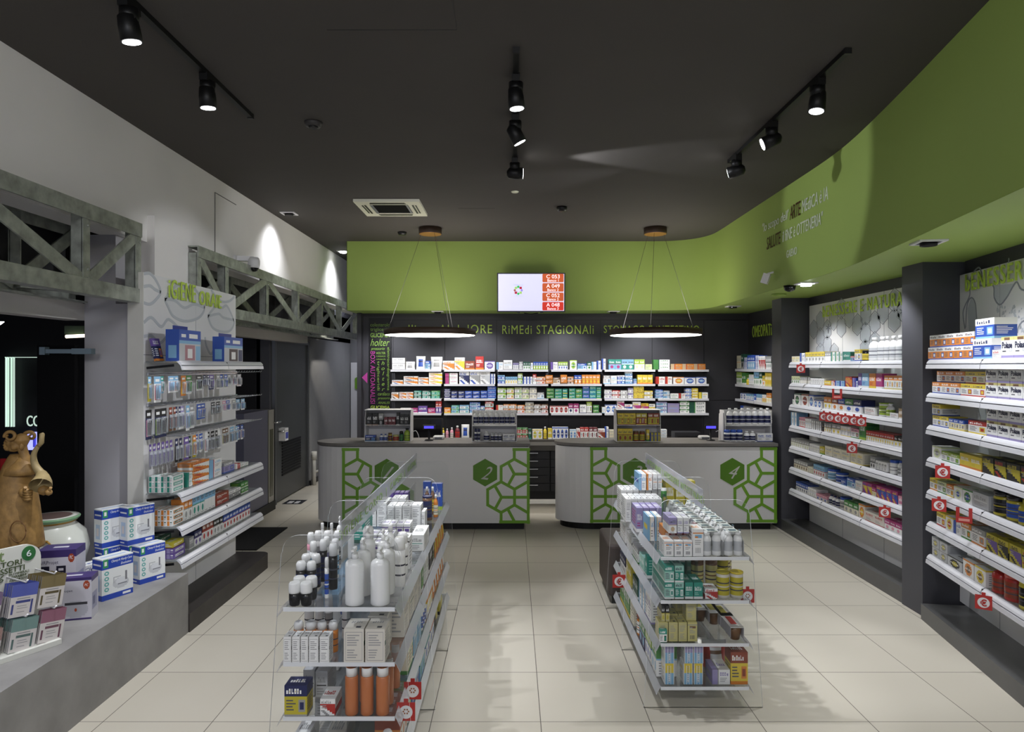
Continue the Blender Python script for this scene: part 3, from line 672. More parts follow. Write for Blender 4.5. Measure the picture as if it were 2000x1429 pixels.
r = panel('merchandising_board', 'white panel with grey honeycomb and heading benessere e natura', (3.505, 7.97, 0), R(-90), 2.42, .13, 2.655, (.8, 1.6), 'bENESSERE E NATURA', .373, 2.495, 1.55, .125)
def P1(cx, cy):
    X = 1500+cx/4.203; Y = 560+cy/4.203; Dd = 3.505*F/(X-1000); return 7.97-Dd, pz(Y, Dd)
hp = [P1(*c) for c in ((377, 350), (430, 280), (430, 415), (487, 350), (487, 480), (540, 275), (430, 540), (603, 330), (668, 250), (735, 310), (603, 180), (543, 545), (803, 230), (800, 380), (877, 290), (877, 460), (943, 210), (800, 520), (1037, 275), (1040, 110), (1110, 190))]
hexring(r, hp, .112, PRNL, PRNT)
for bx, by in ((497, 345), (1112, 215)):
    x, z = P1(bx, by); mb = MB(); mb.lathe([(.004, -.05), (.018, -.02), (.02, .01), (.008, .03), (.014, .045), (.004, .06)], 8, sy=.1); mb.beam((-.05, 0, .035), (.05, 0, -.005), .002, .012); mb.beam((-.05, 0, .0), (.05, 0, .03), .002, .01)
    mb.build('bee_print', PRND, r, loc=(x, -.003, z), rz=0)
r = panel('merchandising_board', 'white panel with grey map-like outlines and heading benessere', tuple(fr2(-.225, .32))+(0,), RZ2, 2.5, .12, 2.655, (.575, 1.375), None, 0, 0, 0, 0)
def P2(cx, cy):
    X = 1780+cx/3.76; Y = 480+cy/3.76; o = fr2(-.225, .32); u = Vector((math.cos(RZ2), math.sin(RZ2)))
    t = (1321*o.x-(X-1000)*o.y)/((X-1000)*u.y-1321*u.x); return t, pz(Y, o.y+u.y*t)
_a, _b = P2(412, 300)[0], P2(827, 300)[0]
text('bENESSERE', r, _a, -.010, 2.515, (_b-_a)*1.13, .13, LGREEN, .008, 0, .002, sp=1.2)
mb = MB(); L1 = [(395, 610), (380, 500), (395, 440), (430, 360), (430, 260), (460, 190), (500, 160), (520, 220), (505, 290), (600, 290), (610, 380), (650, 432), (700, 380), (740, 310), (775, 265), (810, 320), (900, 330)]
ribbon(mb, smooth([P2(*c) for c in L1], 4), .012, -.002, 0); ribbon(mb, smooth([P2(*c) for c in ((640, 260), (690, 240), (715, 120), (716, 90))], 4), .008, -.002, 0)
ribbon(mb, smooth([P2(*c) for c in ((400, 600), (410, 440), (440, 380), (470, 420), (480, 520), (492, 635))], 4), .01, -.002, 0)
ribbon(mb, smooth([P2(*c) for c in ((780, 640), (790, 590), (827, 550), (900, 540))], 4), .01, -.002, 0)
mb.build('map_print', PRNT, r)
mb = MB(); mb.prism([P2(*c) for c in ((412, 460), (440, 383), (468, 420), (478, 520), (490, 632), (425, 632))], -.001, 0, axis='y'); mb.prism([P2(*c) for c in ((600, 292), (770, 275), (700, 375), (650, 428), (612, 380))], -.001, 0, axis='y')
mb.build('map_print_fill', PRNL, r)
random.seed(4); mb = MB()
for _ in range(90):
    x, z = P2(random.uniform(620, 900), random.uniform(430, 640)); s = random.uniform(.006, .016); mb.prism([(x-s, z-s), (x+s, z-s*.6), (x+s*.7, z+s), (x-s*.6, z+s*.8)], -.001, 0, axis='y')
mb.build('speckle_print', PRNL, r)

# ---------------------------------------------------------------- oral care wall
OL = (-2.68, 4.92)
r = root('merchandising_board', 'white panel with grey lips and heading igiene orale', 'panel', (OL[0], OL[1], 0), R(90))
MB().box(0, 1.64, 0, .115, .136, 2.633).build('board', WHITE, r)
MB().box(-.004, 0, .0, .115, .43, 2.633).build('end_profile', mat('end_profile_white', rgb(205, 203, 196), .4, var=.03), r)
MB().box(.81, .814, -.001, .003, .136, 2.633).box(0, 1.64, -.002, .003, 2.03, 2.034).build('seam', PRND, r)
def P3(X, Y):
    Dd = 2.68*F/(1000-X); return Dd-4.92, pz(Y, Dd)
C3 = lambda cx, cy: P3(260+cx/4.203, 520+cy/4.203)
x0, z0 = C3(280, 285); text('iGiENE', r, x0, -.010, 2.48, .44, .15, LGREEN, .008, 0, .0, sp=1.15); text('ORAlE', r, C3(533, 300)[0], -.010, 2.475, .43, .12, LGREEN, .008, 0, .0, sp=1.15)
lips = [[(88, 60), (140, 60), (190, 120), (225, 210), (190, 270), (140, 310), (88, 300)], [(88, 165), (140, 160), (180, 190), (225, 212)],
        [(258, 270), (300, 220), (350, 160), (410, 150), (430, 180), (480, 170), (540, 230), (585, 340), (540, 420), (430, 450), (330, 410), (285, 330), (258, 270)], [(258, 270), (340, 280), (420, 340), (500, 310), (585, 340)],
        [(612, 410), (640, 370), (690, 320), (730, 340), (770, 325), (820, 430), (825, 480), (790, 530), (720, 535), (650, 500), (612, 410)], [(612, 410), (700, 390), (740, 420), (825, 440)],
        [(88, 460), (150, 420), (230, 495), (290, 435), (375, 510), (385, 540)], [(88, 575), (150, 570), (220, 630), (300, 560), (370, 640)],
        [(640, 190), (680, 250), (730, 290), (790, 285), (830, 250)], [(590, 580), (600, 650), (640, 720), (670, 640), (680, 580)]]
mb = MB()
for l in lips: ribbon(mb, smooth([C3(*c) for c in l], 5), .024, -.002, 0)
mb.build('lip_print', PRNL, r)
mb = MB()
for l in (lips[2], lips[4]): mb.prism(smooth([C3(*c) for c in l], 4)[:-1], -.001, 0, axis='y')
mb.build('lip_fill', mat('pale_print', rgb(212, 213, 216), .45), r)
OS = (-2.42, 4.93)
for z, n, y0, ln in ((1.985, 'top', .0, 1.62), (1.019, 'second', 0, 1.62), (.773, 'third', 0, 1.62), (.533, 'bottom', 0, 1.62)):
    s = shelf_run(OS, R(90), z, [.81, .81], .25, f'{n} shelf of the oral care wall', 'shelves of the oral care wall')
for k, z in enumerate((1.89, 1.665, 1.43)):
    r = root('hook_rail', f'{("upper", "middle", "lower")[k]} chrome rail of prongs on the oral care wall', 'rail', (-2.68, 4.95, z), R(90), 'hook rails')
    MB().box(0, 1.6, -.02, -.004, -.012, .012).build('rail', CHR, r)
    for i in range(27): 
        x = .03+i*.06; MB().tube([(x, -.015, 0), (x, -.25, 0.004), (x, -.262, .016)], .0028, 5).build('hook', CHR, r)
# platform and plinth
pts = [(-2.795, 4.955), (-2.36, 4.955), (-2.36, 6.52)]+[(-2.46+.1*math.cos(R(a)), 6.52+.1*math.sin(R(a))) for a in range(0, 91, 15)]+[(-2.795, 6.62)]
t = MB().prism(pts, 0, .136).build('low_platform', WOOD); tag(t, 'low dark wooden platform under the oral care wall', 'platform')
t = MB().box(-3.5, -2.37, -.6, 4.95, 0, .438).build('display_plinth', CONC); tag(t, 'long concrete-look display plinth along the doorway', 'plinth')

# ---------------------------------------------------------------- clear gondolas
def gondola(xc, ys, y0, y1, label, sign, sx0, sx1, side):
    r = root('acrylic_gondola', label, 'display stand', (xc, 0, 0), 0, 'clear acrylic gondolas in the aisle')
    for y in ys:
        rr = .075; pts = [(-.34, 0), (.34, 0), (.268, 1.1)]
        pts += [(.262-rr+rr*math.cos(R(a)), 1.187-rr+rr*math.sin(R(a))) for a in range(0, 91, 15)]
        pts += [(-.262+rr+rr*math.cos(R(a)), 1.187-rr+rr*math.sin(R(a))) for a in range(90, 181, 15)]+[(-.268, 1.1)]
        MB().prism(pts, y-.004, y+.004, 0, None, 'y', 1).build('end_panel', [ACR, ACRE], r)
    for z in (.128, .374, .617, .863):
        s = MB().box(-.25, .25, y0, y1, z-.008, z-.002, m=0)
        s.m = [0, 0, 1, 1, 1, 1]; o = s.build('shelf', [ACRS, ACRE], r)
        MB().box(-.25, .25, y0-.002, y0+.003, z-.012, z+.006).build('front_lip', ACRE, o)
        for sd in (-1, 1):
            m2 = MB(); m2.face([(sd*.252, y0-.01, z+.012), (sd*.252, y1, z+.012), (sd*.275, y1, z-.034), (sd*.275, y0-.01, z-.034)])
            m2.face([(sd*.254, y0-.01, z+.012), (sd*.254, y1, z+.012), (sd*.277, y1, z-.034), (sd*.277, y0-.01, z-.034)]); m2.face([(sd*.252, y0-.01, z+.012), (sd*.275, y0-.01, z-.034), (sd*.277, y0-.01, z-.034), (sd*.254, y0-.01, z+.012)])
            m2.build('price_strip', HOL, r)
    MB().box(-.002, .002, y0+.15, y1, .128, 1.02).build('divider', ACR, r)
    o = MB().box(-.003, .003, ys[0]+.01, ys[-1]+.08, 1.13, 1.243).build('top_sign', [SIGNC], r)
    tr = text_mesh(sign, (ys[-1]-ys[0]), .055, mat('sign_green', rgb(140, 176, 80), .5), .001, 0, 0, 1.25)
    if side > 0: link('lettering', tr, o, (-.0045, ys[-1], 1.15), (0, 0, R(-90)))      # reads from -x
    if side < 0: link('lettering', tr, o, (.0045, ys[0], 1.15), (0, 0, R(90)))
    link('lettering', tr, o, (.0045, ys[0], 1.15), (0, 0, R(90))) if side > 0 else link('lettering', tr, o, (-.0045, ys[-1], 1.15), (0, 0, R(-90)))
    return r
GL, GR = -.775, 1.092
gondola(GL, [3.055, 3.84, 4.63, 5.415], 3.03, 5.42, 'clear acrylic gondola headed igiene with white pump bottles', 'iGiENE CORPO  |  CAPElli  |  iGiENE', 0, 0, -1)
gondola(GR, [3.865, 4.65, 5.44], 3.83, 5.45, 'clear acrylic gondola headed benessere intestinale', 'iNTESTiNAlE | bENESSERE iNTESTiNAlE', 0, 0, 1)
# pouf behind the second gondola
t = root('upholstered_pouf', 'dark brown leather pouf behind the second acrylic gondola', 'seat', (1.12, 5.83, 0))
mb = MB().box(-.33, .33, -.30, .31, .06, .488); p = mb.build('seat', mat('brown_leather', rgb(70, 60, 56), .6, var=.1, scale=20, bump=.1), t)
bv = p.modifiers.new('bevel', 'BEVEL'); bv.width = .03; bv.segments = 4
MB().box(-.30, .30, -.27, .28, 0, .06).build('base', BLACK, t)
# ---------------------------------------------------------------- printed packs
S.cycles.transparent_max_bounces = 28
S.cycles.max_bounces = 7
GY = rgb(150, 150, 152); DG_ = rgb(70, 70, 80); WW = pal('w')
def word_cells(R_, u0, u1, v0, v1, c, rnd, n=None):
    n = n or max(3, int((u1-u0)*9)); st = (u1-u0)/n
    for i in range(n):
        a = u0+i*st; wd_ = st*rnd.uniform(.55, .8); t = rnd.random()
        if t < .45: R_.append((a, a+wd_, v0, v1, c)); R_.append((a+wd_*.35, a+wd_*.7, v0+(v1-v0)*.3, v0+(v1-v0)*.62, None))
        elif t < .7: R_.append((a, a+wd_*.4, v0, v1, c)); R_.append((a, a+wd_, v0, v0+(v1-v0)*.3, c))
        else: R_.append((a, a+wd_, v0, v0+(v1-v0)*.7, c))
def lines(R_, u0, u1, v0, v1, n, c, rnd):
    for i in range(n):
        v = v1-(i+.5)*(v1-v0)/n; R_.append((u0, u0+(u1-u0)*rnd.uniform(.6, 1), v-(v1-v0)/n*.22, v+(v1-v0)/n*.2, c))
def disc(R_, u, v, ru, rv, c, n=7):
    for i in range(n):
        a = -1+2*i/n; b = a+2/n; m = (a+b)/2; w_ = math.sqrt(max(0, 1-m*m)); R_.append((u-ru*w_, u+ru*w_, v+rv*a, v+rv*b, c))
def design(style, c1, c2, c3, seed):
    """returns dict face -> list of rectangles over the base colour c1"""
    rnd = random.Random(seed); B, C, D = pal(c1), pal(c2), pal(c3); F_ = []; Sd = []; Tp = []
    lum = sum(PAL[c1]); txt = rgb(80, 80, 92) if lum > 380 else rgb(225, 225, 225); tb = rgb(240, 240, 240) if sum(PAL[c2]) < 470 else rgb(60, 60, 80)
    if style == 'a':      # band on top, picture at the side, fine print
        F_ += [(0, 1, .66, 1, C)]; word_cells(F_, .08, .8, .74, .9, tb, rnd); F_ += [(0, 1, 0, .1, D), (.62, .92, .18, .56, D), (.68, .86, .25, .48, C)]; lines(F_, .08, .52, .2, .58, 4, txt, rnd)
        Sd += [(0, 1, .66, 1, C), (0, 1, 0, .1, D)]; lines(Sd, .1, .9, .2, .6, 5, txt, rnd); Tp += [(0, 1, 0, 1, C)]; word_cells(Tp, .15, .85, .35, .7, tb, rnd)
    elif style == 'b':    # plain with brand word and thin stripes
        word_cells(F_, .1, .85, .6, .8, C, rnd); F_ += [(.1, .9, .48, .52, D), (0, 1, 0, .07, C)]; lines(F_, .1, .7, .14, .42, 3, GY, rnd)
        lines(Sd, .12, .88, .12, .9, 8, GY, rnd); Sd += [(0, 1, 0, .07, C)]; word_cells(Tp, .15, .8, .35, .65, C, rnd)
    elif style == 'c':    # colour block at one end
        F_ += [(0, .3, 0, 1, C), (.3, .36, 0, 1, D)]; word_cells(F_, .44, .94, .58, .82, C, rnd); lines(F_, .44, .85, .15, .48, 3, GY, rnd)
        Sd += [(0, 1, 0, 1, C), (.2, .8, .4, .6, D)]; Tp += [(0, .3, 0, 1, C), (.3, .36, 0, 1, D)]; word_cells(Tp, .45, .9, .35, .65, C, rnd)
    elif style == 'd':    # diagonal swoosh
        for i in range(7): F_ += [(max(0, .95-i*.16), 1.0, i*.1, (i+1)*.1, C)]
        for i in range(4): F_ += [(max(0, .35-i*.1), .6-i*.1, i*.08, (i+1)*.08, D)]
        word_cells(F_, .08, .75, .72, .9, D if c3 != c1 else C, rnd); lines(F_, .08, .5, .4, .65, 2, GY, rnd)
        Sd += [(0, 1, 0, .4, C)]; lines(Sd, .1, .9, .5, .9, 4, GY, rnd); word_cells(Tp, .1, .8, .35, .65, C, rnd)
    elif style == 'o':    # oval emblem
        disc(F_, .5, .45, .34, .36, C); disc(F_, .5, .45, .2, .2, D); F_ += [(0, 1, .9, 1, C)]; word_cells(F_, .2, .8, .4, .52, WW, rnd)
        Sd += [(0, 1, .9, 1, C)]; lines(Sd, .15, .85, .1, .8, 6, GY, rnd); word_cells(Tp, .2, .8, .35, .65, C, rnd)
    elif style == 'v':    # upright: two halves
        F_ += [(0, 1, .55, 1, C), (0, 1, .5, .55, D)]; word_cells(F_, .12, .88, .66, .82, tb, rnd); disc(F_, .5, .27, .25, .15, D); lines(F_, .15, .85, .02, .1, 1, GY, rnd)
        Sd += [(0, 1, .55, 1, C), (0, 1, .5, .55, D)]; lines(Sd, .12, .88, .05, .45, 5, GY, rnd); Tp += [(0, 1, 0, 1, C)]; word_cells(Tp, .2, .8, .35, .6, tb, rnd)
    elif style == 's':    # solid coloured with white word
        F_ += [(0, 1, 0, .14, D)]; word_cells(F_, .1, .88, .5, .74, pal('w') if lum < 560 else C, rnd); lines(F_, .1, .6, .22, .42, 2, C, rnd)
        Sd += [(0, 1, 0, .14, D)]; lines(Sd, .1, .9, .25, .85, 5, C, rnd); word_cells(Tp, .15, .85, .35, .65, pal('w') if lum < 560 else C, rnd)
    elif style == 'f':    # fine print only, frame
        for q_ in ((.08, .92, .9, .915), (.08, .92, .08, .095)): F_.append((*q_, GY))
        F_ += [(.08, .1, .08, .915, GY), (.9, .92, .08, .915, GY)]; lines(F_, .16, .84, .5, .85, 5, GY, rnd); lines(F_, .16, .7, .14, .42, 4, GY, rnd)
        Sd += [(0, 1, 0, 1, B)]; lines(Sd, .12, .88, .1, .9, 9, GY, rnd); Sd += [(0, .2, .5, .64, C)]; word_cells(Tp, .2, .8, .55, .75, GY, rnd); Tp += [(.55, .8, .12, .28, DG_)]
    elif style == 'u':    # barcode end
        F_ += [(0, 1, .84, .88, C), (.2, .85, .68, .8, D), (.2, .5, .68, .74, C)]; lines(F_, .2, .8, .42, .62, 3, GY, rnd)
        for i in range(9): F_.append((.25+i*.06, .25+i*.06+rnd.choice((.02, .035)), .12, .32, DG_))
        lines(Sd, .1, .9, .1, .9, 7, GY, rnd); word_cells(Tp, .1, .85, .3, .7, C, rnd)
    elif style == 'e':    # long pack whose small end shows a colour field
        F_ += [(.1, .9, .2, .8, C), (.16, .84, .3, .7, D)]; word_cells(F_, .2, .8, .38, .62, tb, rnd); Sd += [(.08, .5, .06, .94, C), (.6, .9, .6, .8, D)]; lines(Sd, .58, .92, .12, .5, 3, GY, rnd); word_cells(Tp, .1, .9, .3, .7, C, rnd)
    elif style == 'i':    # vertical colour stripes fading
        F_ += [(0, 1, 0, .55, D), (0, 1, .55, 1, C), (.3, .36, 0, .9, WW), (.62, .66, 0, .9, WW), (0, .06, 0, 1, WW), (.94, 1, 0, 1, WW)]; F_ += [(.42, .56, .1, .5, WW)]; lines(F_, .42, .58, .1, .9, 9, GY, rnd)
        Sd += [(0, 1, 0, 1, B)]; word_cells(Sd, .1, .85, .6, .8, C, rnd); lines(Sd, .1, .7, .1, .5, 4, GY, rnd); Tp += [(0, 1, 0, 1, B), (.35, .55, .4, .6, DG_)]
    else: raise ValueError(style)
    return dict(F=F_, S=Sd, T=Tp, B=B)
def paint(mb, o, u, v, w_, h_, rects, base):
    us = {0., 1.}; vs = {0., 1.}
    R_ = [(max(0, a), min(1, b), max(0, c), min(1, d), k) for a, b, c, d, k in rects]
    R_ = [q_ for q_ in R_ if q_[1] > q_[0]+1e-6 and q_[3] > q_[2]+1e-6]
    vs = sorted(vs | {round(q_[2], 4) for q_ in R_} | {round(q_[3], 4) for q_ in R_})
    for j in range(len(vs)-1):
        vm = (vs[j]+vs[j+1])/2; row = [q_ for q_ in R_ if q_[2] < vm < q_[3]]
        us = sorted({0., 1.} | {round(q_[0], 4) for q_ in row} | {round(q_[1], 4) for q_ in row}); run = None
        for i in range(len(us)-1):
            um = (us[i]+us[i+1])/2; c = base
            for q_ in row:
                if q_[0] < um < q_[1]: c = q_[4] or base
            if run and run[2] == c: run[1] = us[i+1]
            else:
                if run: mb.face([o+u*(run[0]*w_)+v*(vs[j]*h_), o+u*(run[1]*w_)+v*(vs[j]*h_), o+u*(run[1]*w_)+v*(vs[j+1]*h_), o+u*(run[0]*w_)+v*(vs[j+1]*h_)], run[2])
                run = [us[i], us[i+1], c]
        mb.face([o+u*(run[0]*w_)+v*(vs[j]*h_), o+u*(run[1]*w_)+v*(vs[j]*h_), o+u*(run[1]*w_)+v*(vs[j+1]*h_), o+u*(run[0]*w_)+v*(vs[j+1]*h_)], run[2])
V = Vector
_PK = {}
def pack_mesh(style, c1, c2, c3, w_, d_, h_, dsg=None, m=None):
    k = (style, c1, c2, c3, round(w_, 3), round(d_, 3), round(h_, 3))
    if k in _PK: return _PK[k]
    ds = dsg or design(style, c1, c2, c3, sum(map(ord, c1+c2+c3)) % 97 + len(_PK)); mb = MB(); x, y = w_/2, d_/2; B = ds['B']
    paint(mb, V((-x, -y, 0)), V((1, 0, 0)), V((0, 0, 1)), w_, h_, ds['F'], B)
    paint(mb, V((x, y, 0)), V((-1, 0, 0)), V((0, 0, 1)), w_, h_, ds.get('K', ds['F']), B)
    paint(mb, V((x, -y, 0)), V((0, 1, 0)), V((0, 0, 1)), d_, h_, ds['S'], B)
    paint(mb, V((-x, y, 0)), V((0, -1, 0)), V((0, 0, 1)), d_, h_, ds['S'], B)
    paint(mb, V((-x, -y, h_)), V((1, 0, 0)), V((0, 1, 0)), w_, d_, ds['T'], B)
    mb.face([(-x, y, 0), (x, y, 0), (x, -y, 0), (-x, -y, 0)], B)
    me = mb.mesh('pack', m or CARD); _PK[k] = me; return me
def pouch_mesh(c1, c2, c3, w_, d_, h_):
    k = ('pouch', c1, c2, c3, round(w_, 3), round(d_, 3), round(h_, 3))
    if k in _PK: return _PK[k]
    B, C, D = pal(c1), pal(c2), pal(c3); mb = MB(); n, m_ = 8, 9; rnd = random.Random(len(_PK))
    for s in (-1, 1):
        def P_(i, j):
            u = i/n; v = j/m_; b = math.sin(math.pi*min(1, max(0, u)))**.6*(1-max(0, v-.55)/.45)**.7 if v > .55 else math.sin(math.pi*u)**.6
            b = b if b == b else 0; e = .03*w_*math.sin(v*9+i)
            return (w_*(u-.5)*(1-.06*math.sin(v*3.1))+e*.3, s*(d_/2*abs(b)*(.85+.15*math.sin(v*7))+.001), v*h_)
        for i in range(n):
            for j in range(m_):
                u = (i+.5)/n; v = (j+.5)/m_; c = B
                if .25 < v < .8 and .2 < u < .8: c = C
                if .5 < v < .62 and .28 < u < .72: c = D
                if v > .9: c = WW
                f = [P_(i, j), P_(i+1, j), P_(i+1, j+1), P_(i, j+1)]
                mb.face(f if s < 0 else f[::-1], c, 0, True)
    me = mb.mesh('pouch', FOIL); bm = bmesh.new(); bm.from_mesh(me); bmesh.ops.remove_doubles(bm, verts=bm.verts, dist=.0012); bm.to_mesh(me); bm.free()
    _PK[k] = me; return me
def bottle_mesh(kind, c1, c2, c3, r_, h_, m=None):
    """returns (body, cap) meshes"""
    k = ('bottle', kind, c1, c2, c3, round(r_, 3), round(h_, 3))
    if k in _PK: return _PK[k]
    A, L, K = pal(c1), pal(c2), pal(c3); M_ = m or GLOSS
    def lab(z0, z1): # label with fine stripes
        q_ = [(r_, z0, L)]; 
        for i in range(3): zz = z0+(z1-z0)*(.25+.2*i); q_ += [(r_, zz, A if i == 1 else DG_), (r_, zz+(z1-z0)*.07, L)]
        return q_+[(r_, z1, A)]
    if kind == 'bot': body = [(r_*.86, 0, A), (r_, h_*.03, A)]+lab(h_*.12, h_*.55)+[(r_*.97, h_*.66, A), (r_*.75, h_*.76, A), (r_*.42, h_*.82, A), (r_*.42, h_*.85, A)]; cap = [(r_*.5, h_*.85, K), (r_*.5, h_*.98, K), (r_*.42, h_, K)]
    elif kind == 'jar': body = [(r_*.92, 0, A), (r_, h_*.04, A)]+lab(h_*.12, h_*.68)+[(r_*.96, h_*.76, A), (r_*.9, h_*.8, A)]; cap = [(r_*.98, h_*.8, K), (r_*.98, h_*.97, K), (r_*.9, h_, K)]
    elif kind == 'tin': body = [(r_, 0, A)]+lab(h_*.12, h_*.8)+[(r_, h_*.93, A)]; cap = [(r_*1.03, h_*.92, K), (r_*1.03, h_*.99, K), (r_*.95, h_, K), (r_*.9, h_*.985, K)]
    elif kind == 'can': body = [(r_*.94, 0, A), (r_, h_*.02, A)]+lab(h_*.1, h_*.6)+[(r_, h_*.74, A)]; cap = [(r_*.96, h_*.74, K), (r_*.96, h_*.93, K), (r_*.7, h_, K)]
    elif kind == 'roll': body = [(r_*.8, 0, A), (r_*.9, h_*.04, A), (r_, h_*.3, L), (r_, h_*.36, A), (r_*.98, h_*.55, A)]; cap = [(r_*1.03, h_*.55, K), (r_*1.06, h_*.62, K), (r_*1.03, h_*.93, K), (r_*.85, h_, K)]
    elif kind == 'pump': body = [(r_*.9, 0, A), (r_, h_*.02, A), (r_, h_*.1, A), (r_*1.0, h_*.68, A), (r_*.96, h_*.72, A), (r_*.8, h_*.755, A), (r_*.5, h_*.785, A), (r_*.38, h_*.79, A)]; cap = [(r_*.36, h_*.79, K), (r_*.36, h_*.88, K), (r_*.2, h_*.885, K), (r_*.2, h_*.93, K), (r_*.27, h_*.935, K), (r_*.27, h_*.985, K), (r_*.2, h_, K)]
    elif kind == 'cyl': body = [(r_*.92, 0, A), (r_, h_*.02, A), (r_, h_*.4, A), (r_, h_*.78, A), (r_*.9, h_*.81, A)]; cap = [(r_*.86, h_*.81, K), (r_*.88, h_*.985, K), (r_*.86, h_*.99, A), (r_*.7, h_*.992, A)]
    elif kind == 'waist': body = [(r_*.9, 0, A), (r_, h_*.04, A), (r_, h_*.2, L), (r_*.88, h_*.42, L), (r_, h_*.62, A), (r_*.98, h_*.74, A), (r_*.7, h_*.84, A), (r_*.62, h_*.86, A)]; cap = [(r_*.7, h_*.86, K), (r_*.7, h_*.97, K), (r_*.6, h_, K)]
    b = MB().lathe(body, 24).mesh('bottle', M_); c = MB().lathe(cap, 20)
    if kind == 'pump': c.box(-r_*.16, r_*.16, -r_*1.05, 0, h_*.945, h_*.98, K)
    if kind == 'bot' or kind == 'jar':
        pass
    c = c.mesh('cap', GLOSS); _PK[k] = (b, c); return b, c
def put(name, me, loc, rz, label, cat, group=None, kids=()):
    o = link(name, me[0] if isinstance(me, tuple) else me, None, loc, (0, 0, rz))
    if isinstance(me, tuple): link('cap', me[1], o)
    for n_, k_, l_, r_ in kids: link(n_, k_, o, l_, r_)
    return tag(o, label, cat, group)
BOXES = []
def put_if(name, me, loc, rz, label, cat, group=None, kids=()):
    m0 = me[0] if isinstance(me, tuple) else me; q_ = round(rz/R(90))
    if abs(rz-q_*R(90)) < .06:
        xs = [v.co for v in m0.vertices]; wx = max(abs(v.x) for v in xs); wy = max(abs(v.y) for v in xs); h = max(v.z for v in xs)
        if isinstance(me, tuple): h = max(v.co.z for v in me[1].vertices)
        if q_ % 2: wx, wy = wy, wx
        b = (loc[0]-wx, loc[0]+wx, loc[1]-wy, loc[1]+wy, loc[2], loc[2]+h)
        for c in BOXES:
            if min(b[1], c[1])-max(b[0], c[0]) > .004 and min(b[3], c[3])-max(b[2], c[2]) > .004 and min(b[5], c[5])-max(b[4], c[4]) > .004: return None
        BOXES.append(b)
    return put(name, me, loc, rz, label, cat, group, kids)
def cname(c1, c2, c3):
    a, b, c = NAME[c1], NAME[c2], NAME[c3]
    return f'{a} and {b}' if a != b else (f'{a} and {c}' if a != c else f'plain {a}')
NOUN = dict(cyl='bottle', pack='medicine box', bot='bottle', jar='jar', tin='tin', can='spray can', pouch='pouch', roll='roll-on', pump='pump bottle', waist='drink bottle')
def fill(items, O, rz, z, conv, nm, where, cat, inset=.02, depth=.1, step=0, jitter=.004, seed=0):
    """items: (x0, x1, h, cols, tiers, style, c1, c2, c3[, depth]) ; conv maps x to metres along the shelf"""
    rnd = random.Random(seed); ux = V((math.cos(rz), math.sin(rz))); uy = V((-math.sin(rz), math.cos(rz))); cnt = 0
    for it in items:
        x0, x1, h, cols, tiers, st, c1, c2, c3 = it[:9]; d_ = it[9] if len(it) > 9 else depth
        a, b = conv(x0), conv(x1); wd_ = (b-a)/cols
        if wd_ < .012: wd_ = .012
        for i in range(cols):
            cnt += 1; cx = a+wd_*(i+.5)
            for t in range(tiers):
                j = rnd.uniform(0, jitter); w2 = wd_-.0025
                if st in ('bot', 'jar', 'tin', 'can', 'roll', 'pump', 'waist', 'cyl'):
                    r_ = min(w2/2, .06)*(.84 if st == 'bot' else 1); me = bottle_mesh(st, c1, c2, c3, r_, h-.001); dd = r_*2; noun = NOUN[st]; name = {'bot': 'bottle', 'jar': 'jar', 'tin': 'tin', 'can': 'spray_can', 'waist': 'drink_bottle'}.get(st, st); ct = noun.split()[-1]
                elif st == 'pouch': me = pouch_mesh(c1, c2, c3, w2, min(d_, .06), h); dd = min(d_, .06); noun = 'pouch'; name = 'pouch'; ct = 'pouch'
                else: me = pack_mesh(st, c1, c2, c3, w2, d_, h-.0008); dd = d_; noun = nm.replace('_', ' '); name = nm; ct = cat
                ly = inset+dd/2+j+(step*t)
                p = V(O[:2])+ux*cx+uy*ly
                tn = '' if tiers == 1 else (('lower ', 'upper ') if tiers == 2 else ('lowest ', 'middle ', 'topmost ', 'highest '))[t]
                lab = f'{tn}{cname(c1, c2, c3)} {noun}, {ORD[cnt-1]} on {where}'
                if not put_if(name, me, (p.x, p.y, z+.0015+t*h), rz+(rnd.uniform(-.02, .02) if t == 0 and tiers == 1 and cols == 1 else 0), lab, ct, f'{noun.split()[-1]}s on {where}'): break
# ---------------------------------------------------------------- stock on the back wall (x in a 3.76x survey of the wall, offset per table)
K = 10.13/F
def tb(s):
    out = []
    for l in s.strip().split('\n'):
        for q_ in l.split(';'):
            q_ = q_.split()
            if not q_: continue
            out.append([float(q_[0]), float(q_[1]), float(q_[2]), int(q_[3]), int(q_[4]), q_[5], q_[6], q_[7], q_[8]]+([float(q_[9])] if len(q_) > 9 else []))
    return out
BASEY = [825, 933, 1040, 1147]
